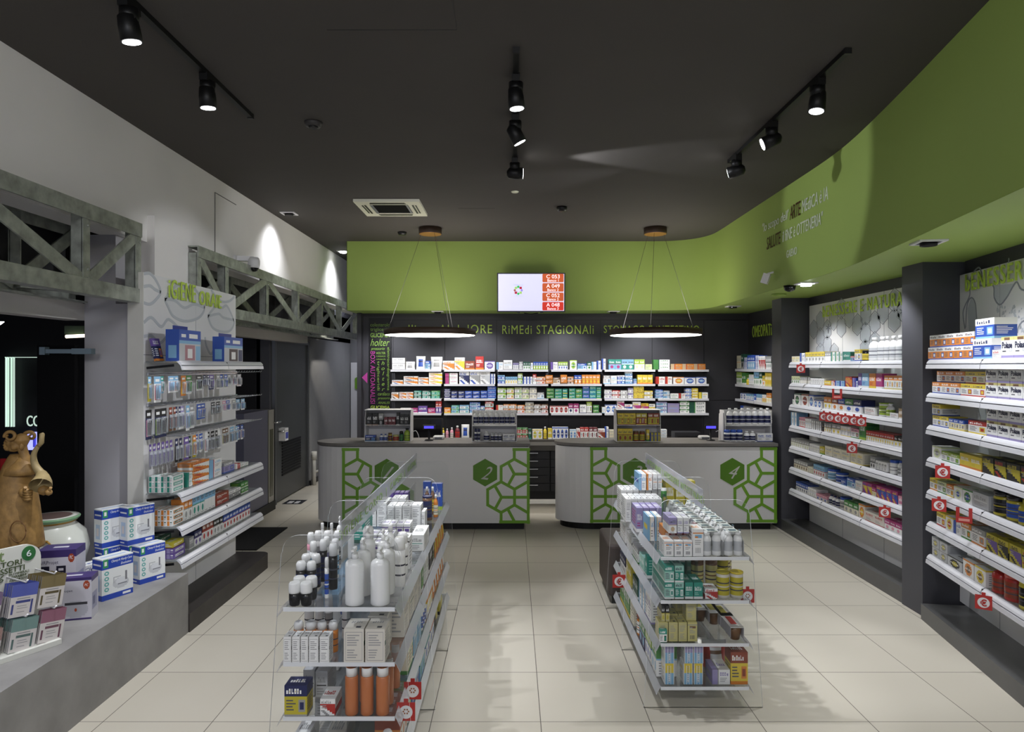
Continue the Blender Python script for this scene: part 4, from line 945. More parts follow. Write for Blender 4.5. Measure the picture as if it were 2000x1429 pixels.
# bay -> shelf -> items  "x0 x1 ytop cols tiers style c1 c2 c3"; bays 1-3 and part of 4 in table A (origin 690), rest in table B (origin 1090)
A = [
 ('A', 0, 0, "285 380 739 1 2 b w gr gr;380 452 767 1 1 pouch w gr w;460 530 727 1 1 pouch w b nv;530 565 760 1 1 a lb b w;567 655 731 1 1 pouch w gr w"),
 ('A', 1, 0, "657 742 760 1 1 d w o o;744 818 736 1 1 d w y o;820 892 762 1 1 s te w o;897 958 728 1 1 s r w o;965 1040 762 1 1 o w p vi"),
 ('A', 2, 0, "1050 1100 770 1 1 c w lb b;1103 1168 755 1 1 b w gr lb;1172 1215 776 3 1 a w vi gr;1218 1245 765 1 1 a w gr gr;1248 1300 768 3 1 v w dg g;1303 1320 775 1 1 b w lb b;1322 1430 768 6 1 v lg b w"),
 ('A', 3, 0, "1448 1502 770 1 1 c w p nv;1505 1575 768 4 1 v w lg b"), ('B', 3, 0, "5 85 768 4 1 v lb lg w;87 138 755 1 1 o w lg g;142 210 780 1 1 a lb b w;213 245 768 1 1 v w dg g;247 282 768 1 1 c w lb b;287 313 760 1 1 c w b b"),
 ('B', 4, 0, "323 350 745 1 1 c w b nv;372 465 750 2 1 v lb t m;466 556 750 2 1 v t lb w;560 636 750 2 1 v w lg pg;640 690 785 1 1 b pg lg g"),
 ('B', 5, 0, "700 820 752 1 3 c w g dg;828 1083 783 3 1 c o bg r"),
 ('A', 0, 1, "285 365 905 1 1 d w o b;370 475 877 1 2 d w o nv;478 552 885 1 2 d w o nv;555 653 850 1 3 d w y o"),
 ('A', 1, 1, "675 767 853 1 3 c w m g;778 852 842 1 1 d w nv b;855 930 840 1 1 d w gr b;932 1005 840 1 1 d w si gr;1007 1043 858 2 1 c w b b"),
 ('A', 2, 1, "1060 1113 868 1 2 a b lb w;1116 1205 880 5 1 v w lb y;1208 1243 855 1 2 a w lg g;1246 1315 880 3 1 c w b b;1318 1345 860 1 1 a w r w;1347 1410 880 1 2 a w o r"),
 ('A', 3, 1, "1412 1465 868 1 2 s o w br;1467 1520 885 1 1 a bg br w;1522 1570 865 1 1 s o w br"), ('B', 3, 1, "18 67 865 1 2 s o w gr;68 115 880 1 2 a br o w;119 172 868 2 1 v o b w;175 308 865 5 1 v o o y"),
 ('B', 4, 1, "333 385 870 1 1 a w gr lb;388 432 872 1 1 b w lb g;435 490 870 1 2 a b w lb;493 546 845 1 3 a lb w b;553 578 895 1 1 a b lb w;582 695 866 3 1 s y br o"),
 ('B', 5, 1, "718 785 880 1 1 c w r o;788 838 880 1 1 c w r o;846 925 882 1 1 o w o y;928 1008 884 1 1 o w b lb;1015 1090 882 1 1 o w b lb"),
 ('A', 0, 2, "280 332 995 1 1 d w o br;338 440 993 2 2 d w o r;445 500 983 1 2 a dg t w;505 568 983 1 2 a t dg w;573 635 983 1 2 a t g lt"),
 ('A', 1, 2, "668 713 968 1 3 s nv p w;718 765 985 1 2 s nv w b;770 817 985 1 2 s nv w b;820 873 985 1 2 s b w nv;877 930 985 1 2 s b w nv;935 984 983 1 2 s b lb nv;986 1048 952 1 3 s b p lb"),
 ('A', 2, 2, "1060 1122 962 1 2 a w lg g;1127 1180 962 1 2 a w lg o;1185 1238 960 1 2 a w pg g;1240 1290 960 1 2 a cr gr lg;1293 1347 960 1 2 a cr gr ow;1350 1402 995 1 1 a w gr lb"),
 ('A', 3, 2, "1420 1475 965 1 3 s g y dg;1480 1533 968 1 3 s t y g;1537 1574 968 1 2 s t g y"), ('B', 3, 2, "33 78 965 1 3 s g lg y;80 127 965 1 3 s t y g;130 177 968 1 2 s g y t;180 230 950 1 3 s b t g;232 280 950 1 3 s t lb b;283 315 955 1 3 s t g lg"),
 ('B', 4, 2, "340 395 975 1 2 a w gr vi;397 455 980 1 2 a w r gr;458 510 980 1 2 a w gr gr;514 552 962 1 2 a w vi gr;555 630 952 2 2 a y y br;633 695 983 1 2 a w y gr"),
 ('B', 5, 2, "715 770 975 1 3 a lb b w;772 820 982 1 2 a lb gr w;825 885 1003 1 1 b w g dg;888 935 1003 1 1 c w r g;937 980 965 1 3 a w b lb;983 1028 965 1 2 s y p w;1033 1100 995 1 1 c w y g"),
 ('A', 0, 3, "345 420 1110 1 1 b w lb gr;422 474 1110 1 1 s m p w;476 543 1095 1 1 s p m w;547 602 1110 1 1 s m w r;605 647 1060 2 1 v p r w"),
 ('A', 1, 3, "668 715 1107 1 1 s o w y;720 778 1090 1 2 a lb t lg;782 850 1088 1 2 a w lb t;855 932 1068 1 3 a lb b w;935 966 1095 1 2 a w b t;968 1030 1062 1 2 a w r t"),
 ('A', 2, 3, "1048 1100 1088 1 2 c w r y;1102 1200 1082 2 2 a w o gr;1205 1260 1088 1 2 a w o r;1263 1325 1067 1 3 a cr gr br;1328 1380 1082 1 2 a w br gr;1382 1430 1082 1 2 a w br r"),
 ('A', 3, 3, "1443 1579 1095 4 1 o w r mr"), ('B', 3, 3, "15 50 1066 1 2 a w lg w;52 75 1097 1 1 o w r w;77 110 1077 1 1 v w m nv;113 153 1077 1 1 v w m m;160 208 1085 1 1 b w nv p;210 248 1065 1 1 a w lg gr;257 300 1088 1 2 s g lg dg"),
 ('B', 4, 3, "322 345 1103 1 1 b w lb b;347 430 1085 2 1 o w b lb;433 486 1057 1 2 d w m r;488 545 1082 1 1 d w b r;548 607 1065 1 1 d w m y;610 665 1075 1 1 d y m r;668 712 1080 1 1 a y w m"),
 ('B', 5, 3, "722 800 1065 1 3 a lb vi w;805 890 1075 1 1 b vi gr lb;895 963 1060 1 3 a w g w;965 1083 1065 1 3 c w dg g"),
]
for s_, bay, row, txt in A:
    off = 690 if s_ == 'A' else 1090
    its = tb(txt)
    for i in its: i[2] = (BASEY[row]-i[2])/3.76*K/i[4]
    wh = f'{SHN[row]} shelf, {ORD[bay]} back wall bay'
    if bay == 3 and s_ == 'B': wh = f'{SHN[row]} shelf below the letters onali'
    fill(its, (0, 10.12), 0, SHZ[row], lambda c, off=off: (off+c/3.76-CX)*K, 'medicine_box', wh, 'box', .006, .11, seed=row*7+bay)
# worktop behind the counters
its = tb("""647 672 1258 1 1 bot y w y;675 702 1263 1 1 bot pk pk w;707 738 1255 1 1 bot pk ow w;742 785 1242 1 1 bot mr r w;792 852 1232 1 1 pouch w b nv;1203 1282 1258 2 2 a r g w;1285 1310 1265 1 1 s dg t t;1315 1390 1268 2 1 o w y lg
1393 1425 1248 1 1 bot y y w;1430 1460 1262 1 1 s y lg w;1462 1579 1252 4 1 o w b nv""")
for i in its: i[2] = (1338-i[2])/3.76*10.0/F/i[4]
fill(its, (0, 10.0), 0, .87, lambda c: (690+c/3.76-CX)*10.0/F, 'medicine_box', 'dark worktop behind the first counter', 'box', .0, .1)
its = tb("""5 35 1255 1 1 o w b nv;37 135 1270 4 1 o w lb b;137 162 1263 1 1 d w r r;163 225 1255 2 1 a w r te;228 290 1255 2 1 a w mr mr;293 345 1265 1 1 d w te r;347 372 1250 1 1 c w b nv;375 425 1272 1 3 b ow y g;757 800 1268 1 3 b w lb b""")
for i in its: i[2] = (1338-i[2])/3.76*10.0/F/i[4]
fill(its, (0, 10.0), 0, .87, lambda c: (1090+c/3.76-CX)*10.0/F, 'medicine_box', 'dark worktop behind the second counter', 'box', .0, .1)

# ---------------------------------------------------------------- homeopathy corner
def along(O, rz, ly=.03):
    ux = V((math.cos(rz), math.sin(rz))); uy = V((-math.sin(rz), math.cos(rz))); o = V(O[:2])+uy*ly
    return lambda X: (1321*o.x-(X-1000)*o.y)/((X-1000)*ux.y-1321*ux.x)
c3_ = along(O3, R(-90))
cv = lambda c: c3_(1380+c/4.76)
fill(tb("285 322 .2 2 1 b cr gr o;325 350 .22 1 1 v gr dg k;353 380 .17 2 1 c w b nv;384 450 .2 4 1 v lb b w;455 490 .19 2 1 c w b p;492 552 .18 4 1 d w r gr;555 606 .17 5 1 v w gr dg"), O3, R(-90), 1.905, cv, 'remedy_box', 'top homeopathy shelf', 'box', .02, .12)
fill(tb("282 330 .18 4 1 v w lg g;333 368 .17 2 1 s g lg w;370 395 .1 2 1 bot y y w;398 442 .15 4 1 b w gr b;445 490 .19 3 1 v w lb g;495 520 .2 1 1 v w dg g;523 545 .14 1 1 v w y o;548 606 .18 4 1 s y o ty"), O3, R(-90), 1.677, cv, 'remedy_box', 'second homeopathy shelf', 'box', .02, .12)
fill(tb("318 370 .09 2 1 o w b gr;372 440 .085 3 1 a w lb b;445 465 .1 1 1 s b lb w;468 520 .1 5 1 v w lb gr;523 560 .1 2 1 v ty w o;562 606 .13 4 1 v w o y"), O3, R(-90), 1.458, cv, 'remedy_box', 'third homeopathy shelf', 'box', .02, .12)
fill(tb("318 345 .12 1 1 s b nv w;347 440 .12 5 1 v w gr b;450 495 .1 3 1 v w b lb;500 606 .12 5 1 b w gr lb"), O3, R(-90), 1.24, cv, 'remedy_box', 'lowest homeopathy shelf', 'box', .02, .12)

# ---------------------------------------------------------------- bay between the pillars
c1_ = along(O1, R(-90), .03); cv = lambda c: c1_(1500+c/4.203)
W1 = 'shelf between pillars'
T = [
 "200 265 .065 2 1 b cr y lg;267 310 .1 1 1 c w b nv;312 470 .105 6 1 v w y gr;472 522 .1 3 1 v w gr w;524 620 .095 3 1 c w t y;622 680 .09 1 1 s t dg w;682 716 .05 1 1 a lb r b;718 765 .11 1 1 a w y b;767 797 .1 1 1 jar k y k;800 880 .215 1 1 bot w si w;882 935 .215 1 1 bot w si w;937 978 .215 1 1 bot w si w;980 1030 .215 1 1 bot w si w;1032 1088 .215 1 1 bot w si w;1090 1150 .215 1 1 bot w g w",
 "200 265 .085 4 1 v w pg g;270 350 .08 6 1 v w gr cr;352 465 .07 6 1 b w gr gr;470 520 .05 1 1 s y o r;523 553 .055 1 1 a w r o;557 635 .055 2 1 c lb b w;640 695 .1 1 1 d r o y;700 727 .09 1 1 c p b w;729 745 .06 1 1 c w b b;747 775 .135 1 1 s p nv w;778 834 .135 1 1 s lb b w;838 891 .135 1 1 s o r y;894 946 .135 1 1 s m p w;960 1160 .12 5 1 a w o ty",
 "205 220 .06 1 1 b w g g;222 272 .13 1 1 o w dg g;280 335 .13 1 1 o w te mr;342 380 .13 1 1 o w b lb;382 445 .085 2 1 o w b lb;465 528 .125 2 1 v w o y;531 578 .125 1 1 v w te o;581 633 .125 1 1 v w b o;636 702 .125 1 1 v w g b;705 775 .125 1 1 v w nv b;800 890 .07 1 1 b w br r;897 955 .12 1 1 tin w lg lg;960 1006 .12 1 1 bot w lg w;1008 1075 .045 1 1 b w gr r;1080 1150 .09 1 1 s bg br w",
 "195 240 .15 2 1 c w lb vi;262 310 .11 3 1 a w pk r;312 360 .105 3 1 b w gr lb;362 440 .095 5 1 c w gr k;442 465 .075 1 1 jar br k k;468 522 .09 3 1 v w gr y;530 600 .1 2 1 v w gr y;602 682 .095 3 1 b w y gr;688 755 .09 1 1 a w pk g;757 808 .17 1 1 s g dg lg;812 1040 .095 12 1 v w r y;1045 1160 .095 4 1 v w k y",
 "195 340 .09 8 1 v w gr pg;345 430 .08 6 1 b w gr pg;432 470 .08 1 1 s ye pg g;473 532 .1 1 1 b cr gr y;537 606 .1 1 1 b cr gr y;610 680 .1 1 1 b cr gr y;684 785 .11 2 1 b cr y gr;845 888 .11 2 1 v w gr k;890 985 .085 4 1 b w k gr;990 1035 .12 1 1 jar w w b;1055 1092 .13 1 1 bot w gr b;1097 1150 .07 1 1 b w gr k",
 "218 330 .1 6 1 v cr gr br;333 372 .07 2 1 b cr gr gr;378 470 .115 5 1 v w lb r;473 533 .115 1 1 jar w lb b;536 602 .105 1 1 jar w b b;605 650 .06 1 1 s b w lb;653 720 .09 1 1 a lb b w;725 778 .09 1 1 b w gr r;785 860 .1 2 1 d m y b;862 892 .08 2 1 v cr m y;895 1070 .105 4 1 d m b y;1075 1150 .08 1 1 s pk m w",
 "235 330 .1 6 1 v w b nv;332 400 .09 4 1 b w gr b;402 490 .06 3 1 v ow pk b;495 577 .1 3 1 bot w nv nv;580 627 .12 1 1 jar w gr b;630 745 .11 3 1 v cr g gr;750 802 .13 1 1 o ow o y;805 960 .09 2 1 b ow r pk;963 1150 .09 4 1 v w m pk"]
for i, t_ in enumerate(T): fill(tb(t_), O1, R(-90), RSZ[i], cv, 'supplement_box', f'{SHN[i]} {W1}', 'box', .02, .13, seed=i)
# ---------------------------------------------------------------- bay after the second pillar
c2_ = along(B2, RZ2, .03)
def pol(cols=1): return None
PTX = mat('ink_navy', rgb(28, 32, 60), .4)
def polase(x0, x1, z, h, tiers, lab, cv, up='gr'):
    a, b = cv(x0), cv(x1); wd_ = b-a-.003; ux = V((math.cos(RZ2), math.sin(RZ2))); uy = V((-math.sin(RZ2), math.cos(RZ2)))
    dsg = dict(B=pal('w'), F=[(0, 1, .84, 1, pal('ty')), (.25, .7, .84, .97, pal('br')), (.62, .9, .3, .6, pal('si')), (.7, .8, .35, .55, WW), (.1, .4, .3, .36, PAL and DG_), (0, 1, 0, .14, pal('vi'))], S=[(0, 1, 0, .14, pal('vi')), (0, 1, .84, 1, pal('ty'))], T=[(0, 1, 0, 1, pal('ty')), (.3, .7, .3, .7, pal('br'))])
    me = pack_mesh('polase'+up, 'w', up, 'y', wd_, .14, h-.001, dsg); tm = text_mesh('Polase', wd_*.82, h*.3, PTX, .0008, 0, .03)
    for t in range(tiers):
        p = V(B2[:2])+ux*((a+b)/2)+uy*(.02+.07)
        put('supplement_box', me, (p.x, p.y, z+.0015+t*h), RZ2, f'{"upper " if t else ("lower " if tiers > 1 else "")}white box with dark lettering, {lab}', 'box', 'mineral salt boxes with dark lettering', [('lettering', tm, (-wd_*.42, -.0702, h*.46), (0, 0, 0))])
cva = lambda c: c2_(1780+c/3.76); cvb = lambda c: c2_(1780+c/3.403)
def f2(i, s_, cv, **k): fill(tb(s_), B2, RZ2, RSZ[i], cv, 'supplement_box', f'{SHN[i]} shelf past second pillar', 'box', .02, .13, seed=20+i, **k)
f2(0, "130 460 .092 5 2 a o w b;462 602 .13 1 2 a b w lb;605 668 .055 1 1 b w r nv", cva, step=.012)
polase(672, 765, RSZ[0], .13, 1, 'beside small box on top shelf past second pillar', cva); polase(767, 870, RSZ[0], .13, 1, 'second on top shelf past second pillar', cva)
f2(1, "163 365 .082 3 2 a w o b;370 553 .082 2 2 a w y r", cva, step=.03)
for k_, (a, b) in enumerate(((557, 643), (646, 735), (738, 830), (833, 930))): polase(a, b, RSZ[1], .098, 2, f'{ORD[k_]} stack on the second shelf past second pillar', cva)
f2(2, "163 225 .08 1 2 a w y b;227 280 .08 1 1 a w y b;285 395 .075 3 1 a cr b y;430 560 .085 1 1 a w r y", cva)
for k_, (a, b) in enumerate(((565, 645), (648, 730), (733, 820), (823, 920))): polase(a, b, RSZ[2], .1, 2, f'{ORD[k_]} stack on the third shelf past second pillar', cva)
f2(3, "145 205 .09 1 1 o w pg gr;207 328 .07 2 1 a w lg g;330 475 .09 2 1 s y ye o;480 557 .105 1 1 d k ye k;562 640 .105 1 1 d k ye r;643 735 .105 1 1 d k ye k;738 840 .105 1 1 d k ye r", cvb)
f2(4, "130 180 .085 1 1 a w y o;182 240 .085 1 1 a w pg g;243 290 .085 1 1 a w o y;292 347 .09 1 1 o w pg b;350 413 .095 1 1 o w g b;416 520 .1 1 1 b si gr w;525 600 .15 1 1 jar ye k k;603 690 .15 1 1 jar ye b k;694 760 .15 1 1 bot ye b ye;763 830 .15 1 1 jar ye k k", cvb)
f2(5, "177 232 .1 1 1 a w y r;234 285 .1 1 1 o w y r;287 338 .09 1 1 c w b nv;342 405 .11 1 1 a w o g;408 500 .11 1 1 a w gr o;508 580 .11 1 1 d ye p k;585 655 .11 1 1 d ye k k;660 740 .11 1 1 d ye p k;743 830 .11 1 1 d ye k r", cvb)
f2(6, "145 192 .07 1 2 o si gr ye;195 247 .07 1 2 o si gr ye;252 345 .075 1 1 o si k ye;350 424 .11 1 1 o w o br;428 503 .11 1 1 o w y br;508 590 .17 1 1 bot r te r;592 670 .17 1 1 jar r te r;674 790 .19 1 1 jar ye k ye", cvb)
# ---------------------------------------------------------------- price tags
def tagcard(loc, rz, s, label, euro=True, m=None):
    r = root('price_tag', label, 'price tag', loc, rz, 'red price tags')
    MB().box(-s/2, s/2, -.002, 0, -s, 0).box(-s*.12, s*.12, -.002, 0, 0, s*.2).build('card', mat('red_tag', rgb(176, 48, 44), .4), r)
    mb = MB(); mb.prism([(s*.36*math.cos(R(a)), -s*.52+s*.36*math.sin(R(a))) for a in range(0, 360, 15)], -.003, -.002, axis='y'); mb.build('white_disc', WHITE, r)
    if euro: text('€', r, -s*.2, -.0035, -s*.77, s*.4, s*.5, MATS['red_tag'], .001, 0, .03)
    else:
        mb = MB()
        for k_ in range(6): mb.prism([(s*.14*math.cos(R(60*k_))+s*.05*math.cos(R(a)), -s*.48+s*.12*math.sin(R(60*k_))+s*.05*math.sin(R(a))) for a in range(0, 360, 60)], -.0038, -.003, axis='y')
        mb.build('emblem', mat('emblem_mix', rgb(150, 90, 50), .5), r)
    return r
def on(O, rz, X, ly=-.035):
    f_ = along(O, rz, ly); t = f_(X); ux = V((math.cos(rz), math.sin(rz))); uy = V((-math.sin(rz), math.cos(rz))); p = V(O[:2])+ux*t+uy*ly; return p
def bt(O, rz, X, z, s, lab): p = on(O, rz, X); tagcard((p.x, p.y, z), rz, s, lab)
for X, Y, lab in ((1564, 712, 'red euro price tag under the top shelf beside first pillar'), (1664, 866, 'single red euro price tag below the fourth shelf between pillars'), (1728, 990, 'single red euro price tag below the sixth shelf between pillars')):
    p = on(O1, R(-90), X, -.055); tagcard((p.x, p.y, pz(Y, p.y)), R(-30), .088, lab)
for k_, X in enumerate((1609, 1621, 1637, 1651, 1668, 1682)):
    p = on(O1, R(-90), X, -.045-.004*(k_ % 2)); tagcard((p.x, p.y, pz(805+k_*1.8, p.y)), R(-30), .084, f'{ORD[k_]} of the six red euro tags hanging side by side')
for X, Y, lab in ((1841, 909, 'upper red euro price tag nearest the second pillar'), (1834, 974, 'lower red euro price tag nearest the second pillar'), (1921, 1162, 'red euro price tag under the bottom shelf of last bay')):
    p = on(B2, RZ2, X, -.06); tagcard((p.x, p.y, pz(Y, p.y)), R(-35), .088, lab)
for O, rz, X, Y, lab in ((O1, R(-90), 1635, 765, 'red bracket-shaped tag holder above the orange boxes between pillars'), (B2, RZ2, 1883, 1000, 'red bracket-shaped tag holder on the fifth shelf of last bay')):
    p = on(O, rz, X, -.06); r = root('tag_holder', lab, 'price tag', (p.x, p.y, pz(Y, p.y)), R(-35))
    MB().box(-.045, .045, -.002, 0, -.07, -.03).box(-.045, -.025, -.002, 0, -.03, .03).box(.025, .045, -.002, 0, -.03, .03).build('card', MATS['red_tag'], r); MB().box(-.03, .03, -.003, -.002, -.058, -.042).build('print', mat('pink_print', rgb(220, 150, 140), .5), r)
# ---------------------------------------------------------------- gondola stock
def G(items, where, nm, seed=0):
    """x0 x1 (px) D z h d style c1 c2 c3 ; one thing per line"""
    n = 0
    for l in items.strip().split('\n'):
        for q_ in l.split(';'):
            q_ = q_.split()
            if not q_: continue
            x0, x1, D_, z, h, d_ = map(float, q_[:6]); st, c1, c2, c3 = q_[6:10]; rows = int(q_[10]) if len(q_) > 10 else 1; tiers = int(q_[11]) if len(q_) > 11 else 1
            w_ = (x1-x0)*D_/F; xc = ((x0+x1)/2-CX)*D_/F
            for r_ in range(rows):
                for t in range(tiers):
                    n += 1; ex = '' if tiers == 1 else ('lower ', 'upper ', 'topmost ')[t]
                    rw = '' if rows == 1 else (f', {ORD[r_]} row back' if r_ else ', front row')
                    y = D_+r_*(d_+.004)
                    if st in ('bot', 'jar', 'tin', 'can', 'roll', 'pump', 'waist', 'cyl'):
                        me = bottle_mesh(st, c1, c2, c3, w_/2, h); y += w_/2; noun = NOUN[st]; name = dict(cyl='bottle', bot='bottle', jar='jar', tin='tin', can='spray_can', roll='roll_on_deodorant', pump='pump_bottle', waist='drink_bottle')[st]; ct = noun.split()[-1]
                    elif st == 'pouch': me = pouch_mesh(c1, c2, c3, w_-.002, d_, h); y += d_/2; noun = name = ct = 'pouch'
                    else: me = pack_mesh(st, c1, c2, c3, w_-.002, d_, h-.001); y += d_/2; noun = nm.replace('_', ' '); name = nm; ct = 'box'
                    if not put_if(name, me, (xc, y, z+t*h+.001), 0, f'{ex}{cname(c1, c2, c3)} {noun}, {ORD[n-1]} of {where}{rw}', ct, f'stock on {where}'): break
Z4, Z3, Z2, Z1 = .863, .617, .374, .128
# first gondola, end facing the camera
G(f"""561 583 3.05 {Z4} .105 .05 roll k k w;584 606 3.05 {Z4} .105 .05 roll k k w;594 616 3.13 {Z4} .105 .05 roll k k w;570 592 3.13 {Z4} .105 .05 roll k k w
575 595 3.22 {Z4} .15 .06 can k b w;596 615 3.22 {Z4} .15 .06 can k b w;614 634 3.17 {Z4} .15 .06 can k t w;586 604 3.31 {Z4} .16 .06 can k b w;606 624 3.31 {Z4} .16 .06 can k nv w
603 617 3.40 {Z4} .2 .06 can w lb w;622 637 3.40 {Z4} .21 .06 can k nv w;640 657 3.28 {Z4} .22 .06 can k k w;633 641 3.16 {Z4} .19 .03 can w b w;598 612 3.5 {Z4} .22 .06 can pk w w;630 642 3.5 {Z4} .2 .06 can w vi w;645 660 3.45 {Z4} .2 .06 can w lb w
612 626 3.62 {Z4} .2 .06 can w gr w;630 645 3.62 {Z4} .2 .06 can w lb w;650 664 3.62 {Z4} .2 .06 can w gr w;622 634 3.76 {Z4} .21 .05 bot w b w;640 652 3.76 {Z4} .21 .05 bot w gr w;656 668 3.8 {Z4} .24 .05 pump w gr w;678 690 3.8 {Z4} .24 .05 pump w gr w""", 'first gondola top shelf deodorants', 'cosmetic_box')
G(f"""670 707 3.05 {Z4} .262 .09 pump w w w;720 758 3.05 {Z4} .262 .09 pump w w w;690 722 3.18 {Z4} .27 .08 pump w w w;738 769 3.2 {Z4} .27 .08 pump w w w;700 730 3.33 {Z4} .29 .08 pump w w w;735 758 3.36 {Z4} .27 .07 pump w w w;767 790 3.32 {Z4} .24 .07 can w w w;774 795 3.5 {Z4} .22 .07 can w w w;752 770 3.55 {Z4} .25 .07 bot w gr w;706 728 3.5 {Z4} .25 .07 can w gr w""", 'first gondola white soap group', 'cosmetic_box')
G(f"""712 728 3.75 {Z4} .105 .12 u w p p;729 745 3.75 {Z4} .105 .12 u w p p;746 761 3.75 {Z4} .105 .12 u w p p;762 775 3.75 {Z4} .105 .12 u w p p;776 790 3.75 {Z4} .105 .12 u w p p
722 737 3.9 {Z4} .115 .12 u w p p;738 752 3.9 {Z4} .115 .12 u w p p;753 768 3.9 {Z4} .115 .12 u w p p;745 759 4.05 {Z4} .14 .12 u w p p;760 773 4.05 {Z4} .14 .12 u w p p;774 787 4.05 {Z4} .14 .12 u w p p;788 801 4.05 {Z4} .14 .12 u w p p
780 800 3.62 {Z4} .17 .1 u w k gr;802 828 3.95 {Z4} .1 .25 b w gr t
690 712 4.15 {Z4} .14 .24 s t w dg;707 740 4.22 {Z4} .15 .3 s lb w b
716 735 4.58 {Z4} .16 .2 f w gr gr;736 755 4.58 {Z4} .16 .2 f w gr gr;756 770 4.48 {Z4} .16 .14 f w gr gr;771 785 4.48 {Z4} .16 .14 f w gr gr;786 802 4.48 {Z4} .16 .14 f w gr gr;803 822 4.5 {Z4} .16 .12 f w gr gr;765 778 4.68 {Z4} .17 .14 f w gr gr;779 792 4.68 {Z4} .17 .14 f w gr gr;823 830 4.45 {Z4} .13 .12 b w gr w
752 760 5.0 {Z4} .15 .1 v bg p k;761 769 5.0 {Z4} .15 .1 v bg p k;770 779 5.0 {Z4} .15 .1 v nv p k;780 788 5.0 {Z4} .15 .1 v nv p k;789 797 5.0 {Z4} .15 .1 v k p bg
824 843 4.75 {Z4} .17 .08 tin br nv nv;826 842 5.18 {Z4} .2 .06 s b lb y;843 864 5.1 {Z4} .2 .06 s b lb lg;829 838 4.95 {Z4} .2 .05 bot br y w;840 849 4.95 {Z4} .2 .05 bot br y w;846 855 4.85 {Z4} .16 .05 bot o cr w""", 'first gondola far top shelf', 'cosmetic_box')
G(f"""553 569 3.03 {Z3} .12 .07 f w gr gr;570 586 3.03 {Z3} .12 .07 f w gr gr;587 602 3.03 {Z3} .12 .07 f w gr gr;603 622 3.03 {Z3} .12 .07 f w gr gr;624 643 3.03 {Z3} .12 .07 f w gr gr
571 590 3.14 {Z3} .14 .06 can o o w;594 615 3.14 {Z3} .14 .06 can o o w;617 636 3.14 {Z3} .14 .06 can o o w;639 658 3.14 {Z3} .14 .06 can o o w
592 611 3.3 {Z3} .21 .06 can w w w;613 630 3.3 {Z3} .21 .06 can w w w;632 648 3.3 {Z3} .21 .06 can w gr w;666 682 3.3 {Z3} .21 .06 can w w w
671 711 3.03 {Z3} .155 .13 f ow dg dg 1;713 752 3.03 {Z3} .155 .13 f ow dg dg;718 756 3.17 {Z3} .16 .13 f ow dg dg""", 'first gondola second shelf', 'cosmetic_box')
G(f"""555 600 3.03 {Z2} .145 .09 a ye nv gr;592 615 3.22 {Z2} .13 .16 b si gr k;616 640 3.2 {Z2} .13 .16 b si gr k;625 655 3.05 {Z2} .075 .12 d w r gr
671 697 3.04 {Z2} .215 .06 cyl oc oc w;702 727 3.04 {Z2} .215 .06 cyl oc oc w;732 758 3.04 {Z2} .215 .06 cyl oc oc w;745 767 3.14 {Z2} .215 .06 cyl oc oc w;762 780 3.3 {Z2} .215 .06 cyl oc oc w;700 720 3.16 {Z2} .215 .06 cyl oc oc w
570 600 3.1 {Z1} .12 .2 b w gr k;630 665 3.1 {Z1} .1 .3 b ow gr gr;745 765 3.1 {Z1} .14 .07 can w gr w""", 'first gondola lower shelves', 'cosmetic_box')
# stock facing the middle aisle (+x side of the first gondola)
def side(xc, sgn, items, where, nm):
    """y0 y1 z h style c1 c2 c3 [count]: packs along y facing the aisle"""
    n = 0
    for l in items.strip().split('\n'):
        for q_ in l.split(';'):
            q_ = q_.split()
            if not q_: continue
            y0, y1, z, h = map(float, q_[:4]); st, c1, c2, c3 = q_[4:8]; cols = int(q_[8]) if len(q_) > 8 else 1; tiers = int(q_[9]) if len(q_) > 9 else 1; dd = float(q_[10]) if len(q_) > 10 else .12
            wd_ = (y1-y0)/cols
            for i in range(cols):
                for t in range(tiers):
                    n += 1; y = y0+wd_*(i+.5)
                    if st in ('bot', 'jar', 'tin', 'can'): rr = min(wd_/2-.001, .045); me = bottle_mesh(st, c1, c2, c3, rr, h); d_ = 2*rr; noun = NOUN[st]; name = dict(cyl='bottle', bot='bottle', jar='jar', tin='tin', can='spray_can')[st]; ct = noun.split()[-1]
                    elif st == 'pouch': me = pouch_mesh(c1, c2, c3, wd_-.003, .05, h); d_ = .05; noun = name = ct = 'pouch'
                    else: me = pack_mesh(st, c1, c2, c3, wd_-.003, dd, h-.001); d_ = dd; noun = nm.replace('_', ' '); name = nm; ct = 'box'
                    x = xc+sgn*(.245-d_/2)
                    if not put_if(name, me, (x, y, z+.001+t*h), R(90*sgn), f'{("lower ", "upper ", "topmost ")[t] if tiers > 1 else ""}{cname(c1, c2, c3)} {noun}, {ORD[n-1]} facing aisle, {where}', ct, f'aisle side stock, {where}'): break
side(GL, 1, """3.32 3.5 .617 .2 f ow dg dg 1 1;3.52 3.66 .617 .19 b ow gr dg;3.68 3.95 .617 .18 f ow dg dg 2;3.97 4.05 .617 .17 s g lg w;4.1 4.3 .617 .16 b w gr g 2;4.34 4.5 .617 .17 s k nv w 1;4.52 4.62 .617 .18 s k lg w 1;4.66 5.3 .617 .19 pouch o y w 5""", 'third level of first gondola', 'cosmetic_box')
side(GL, 1, """3.45 3.62 .374 .19 a cr o g 2;3.65 3.8 .374 .15 b lb w gr 1;3.82 3.95 .374 .15 b lb w b 1;4.0 4.2 .374 .16 bot w b w 3;4.22 4.5 .374 .18 v w o y 3;4.55 5.3 .374 .19 pouch o w y 6""", 'second level of first gondola', 'cosmetic_box')
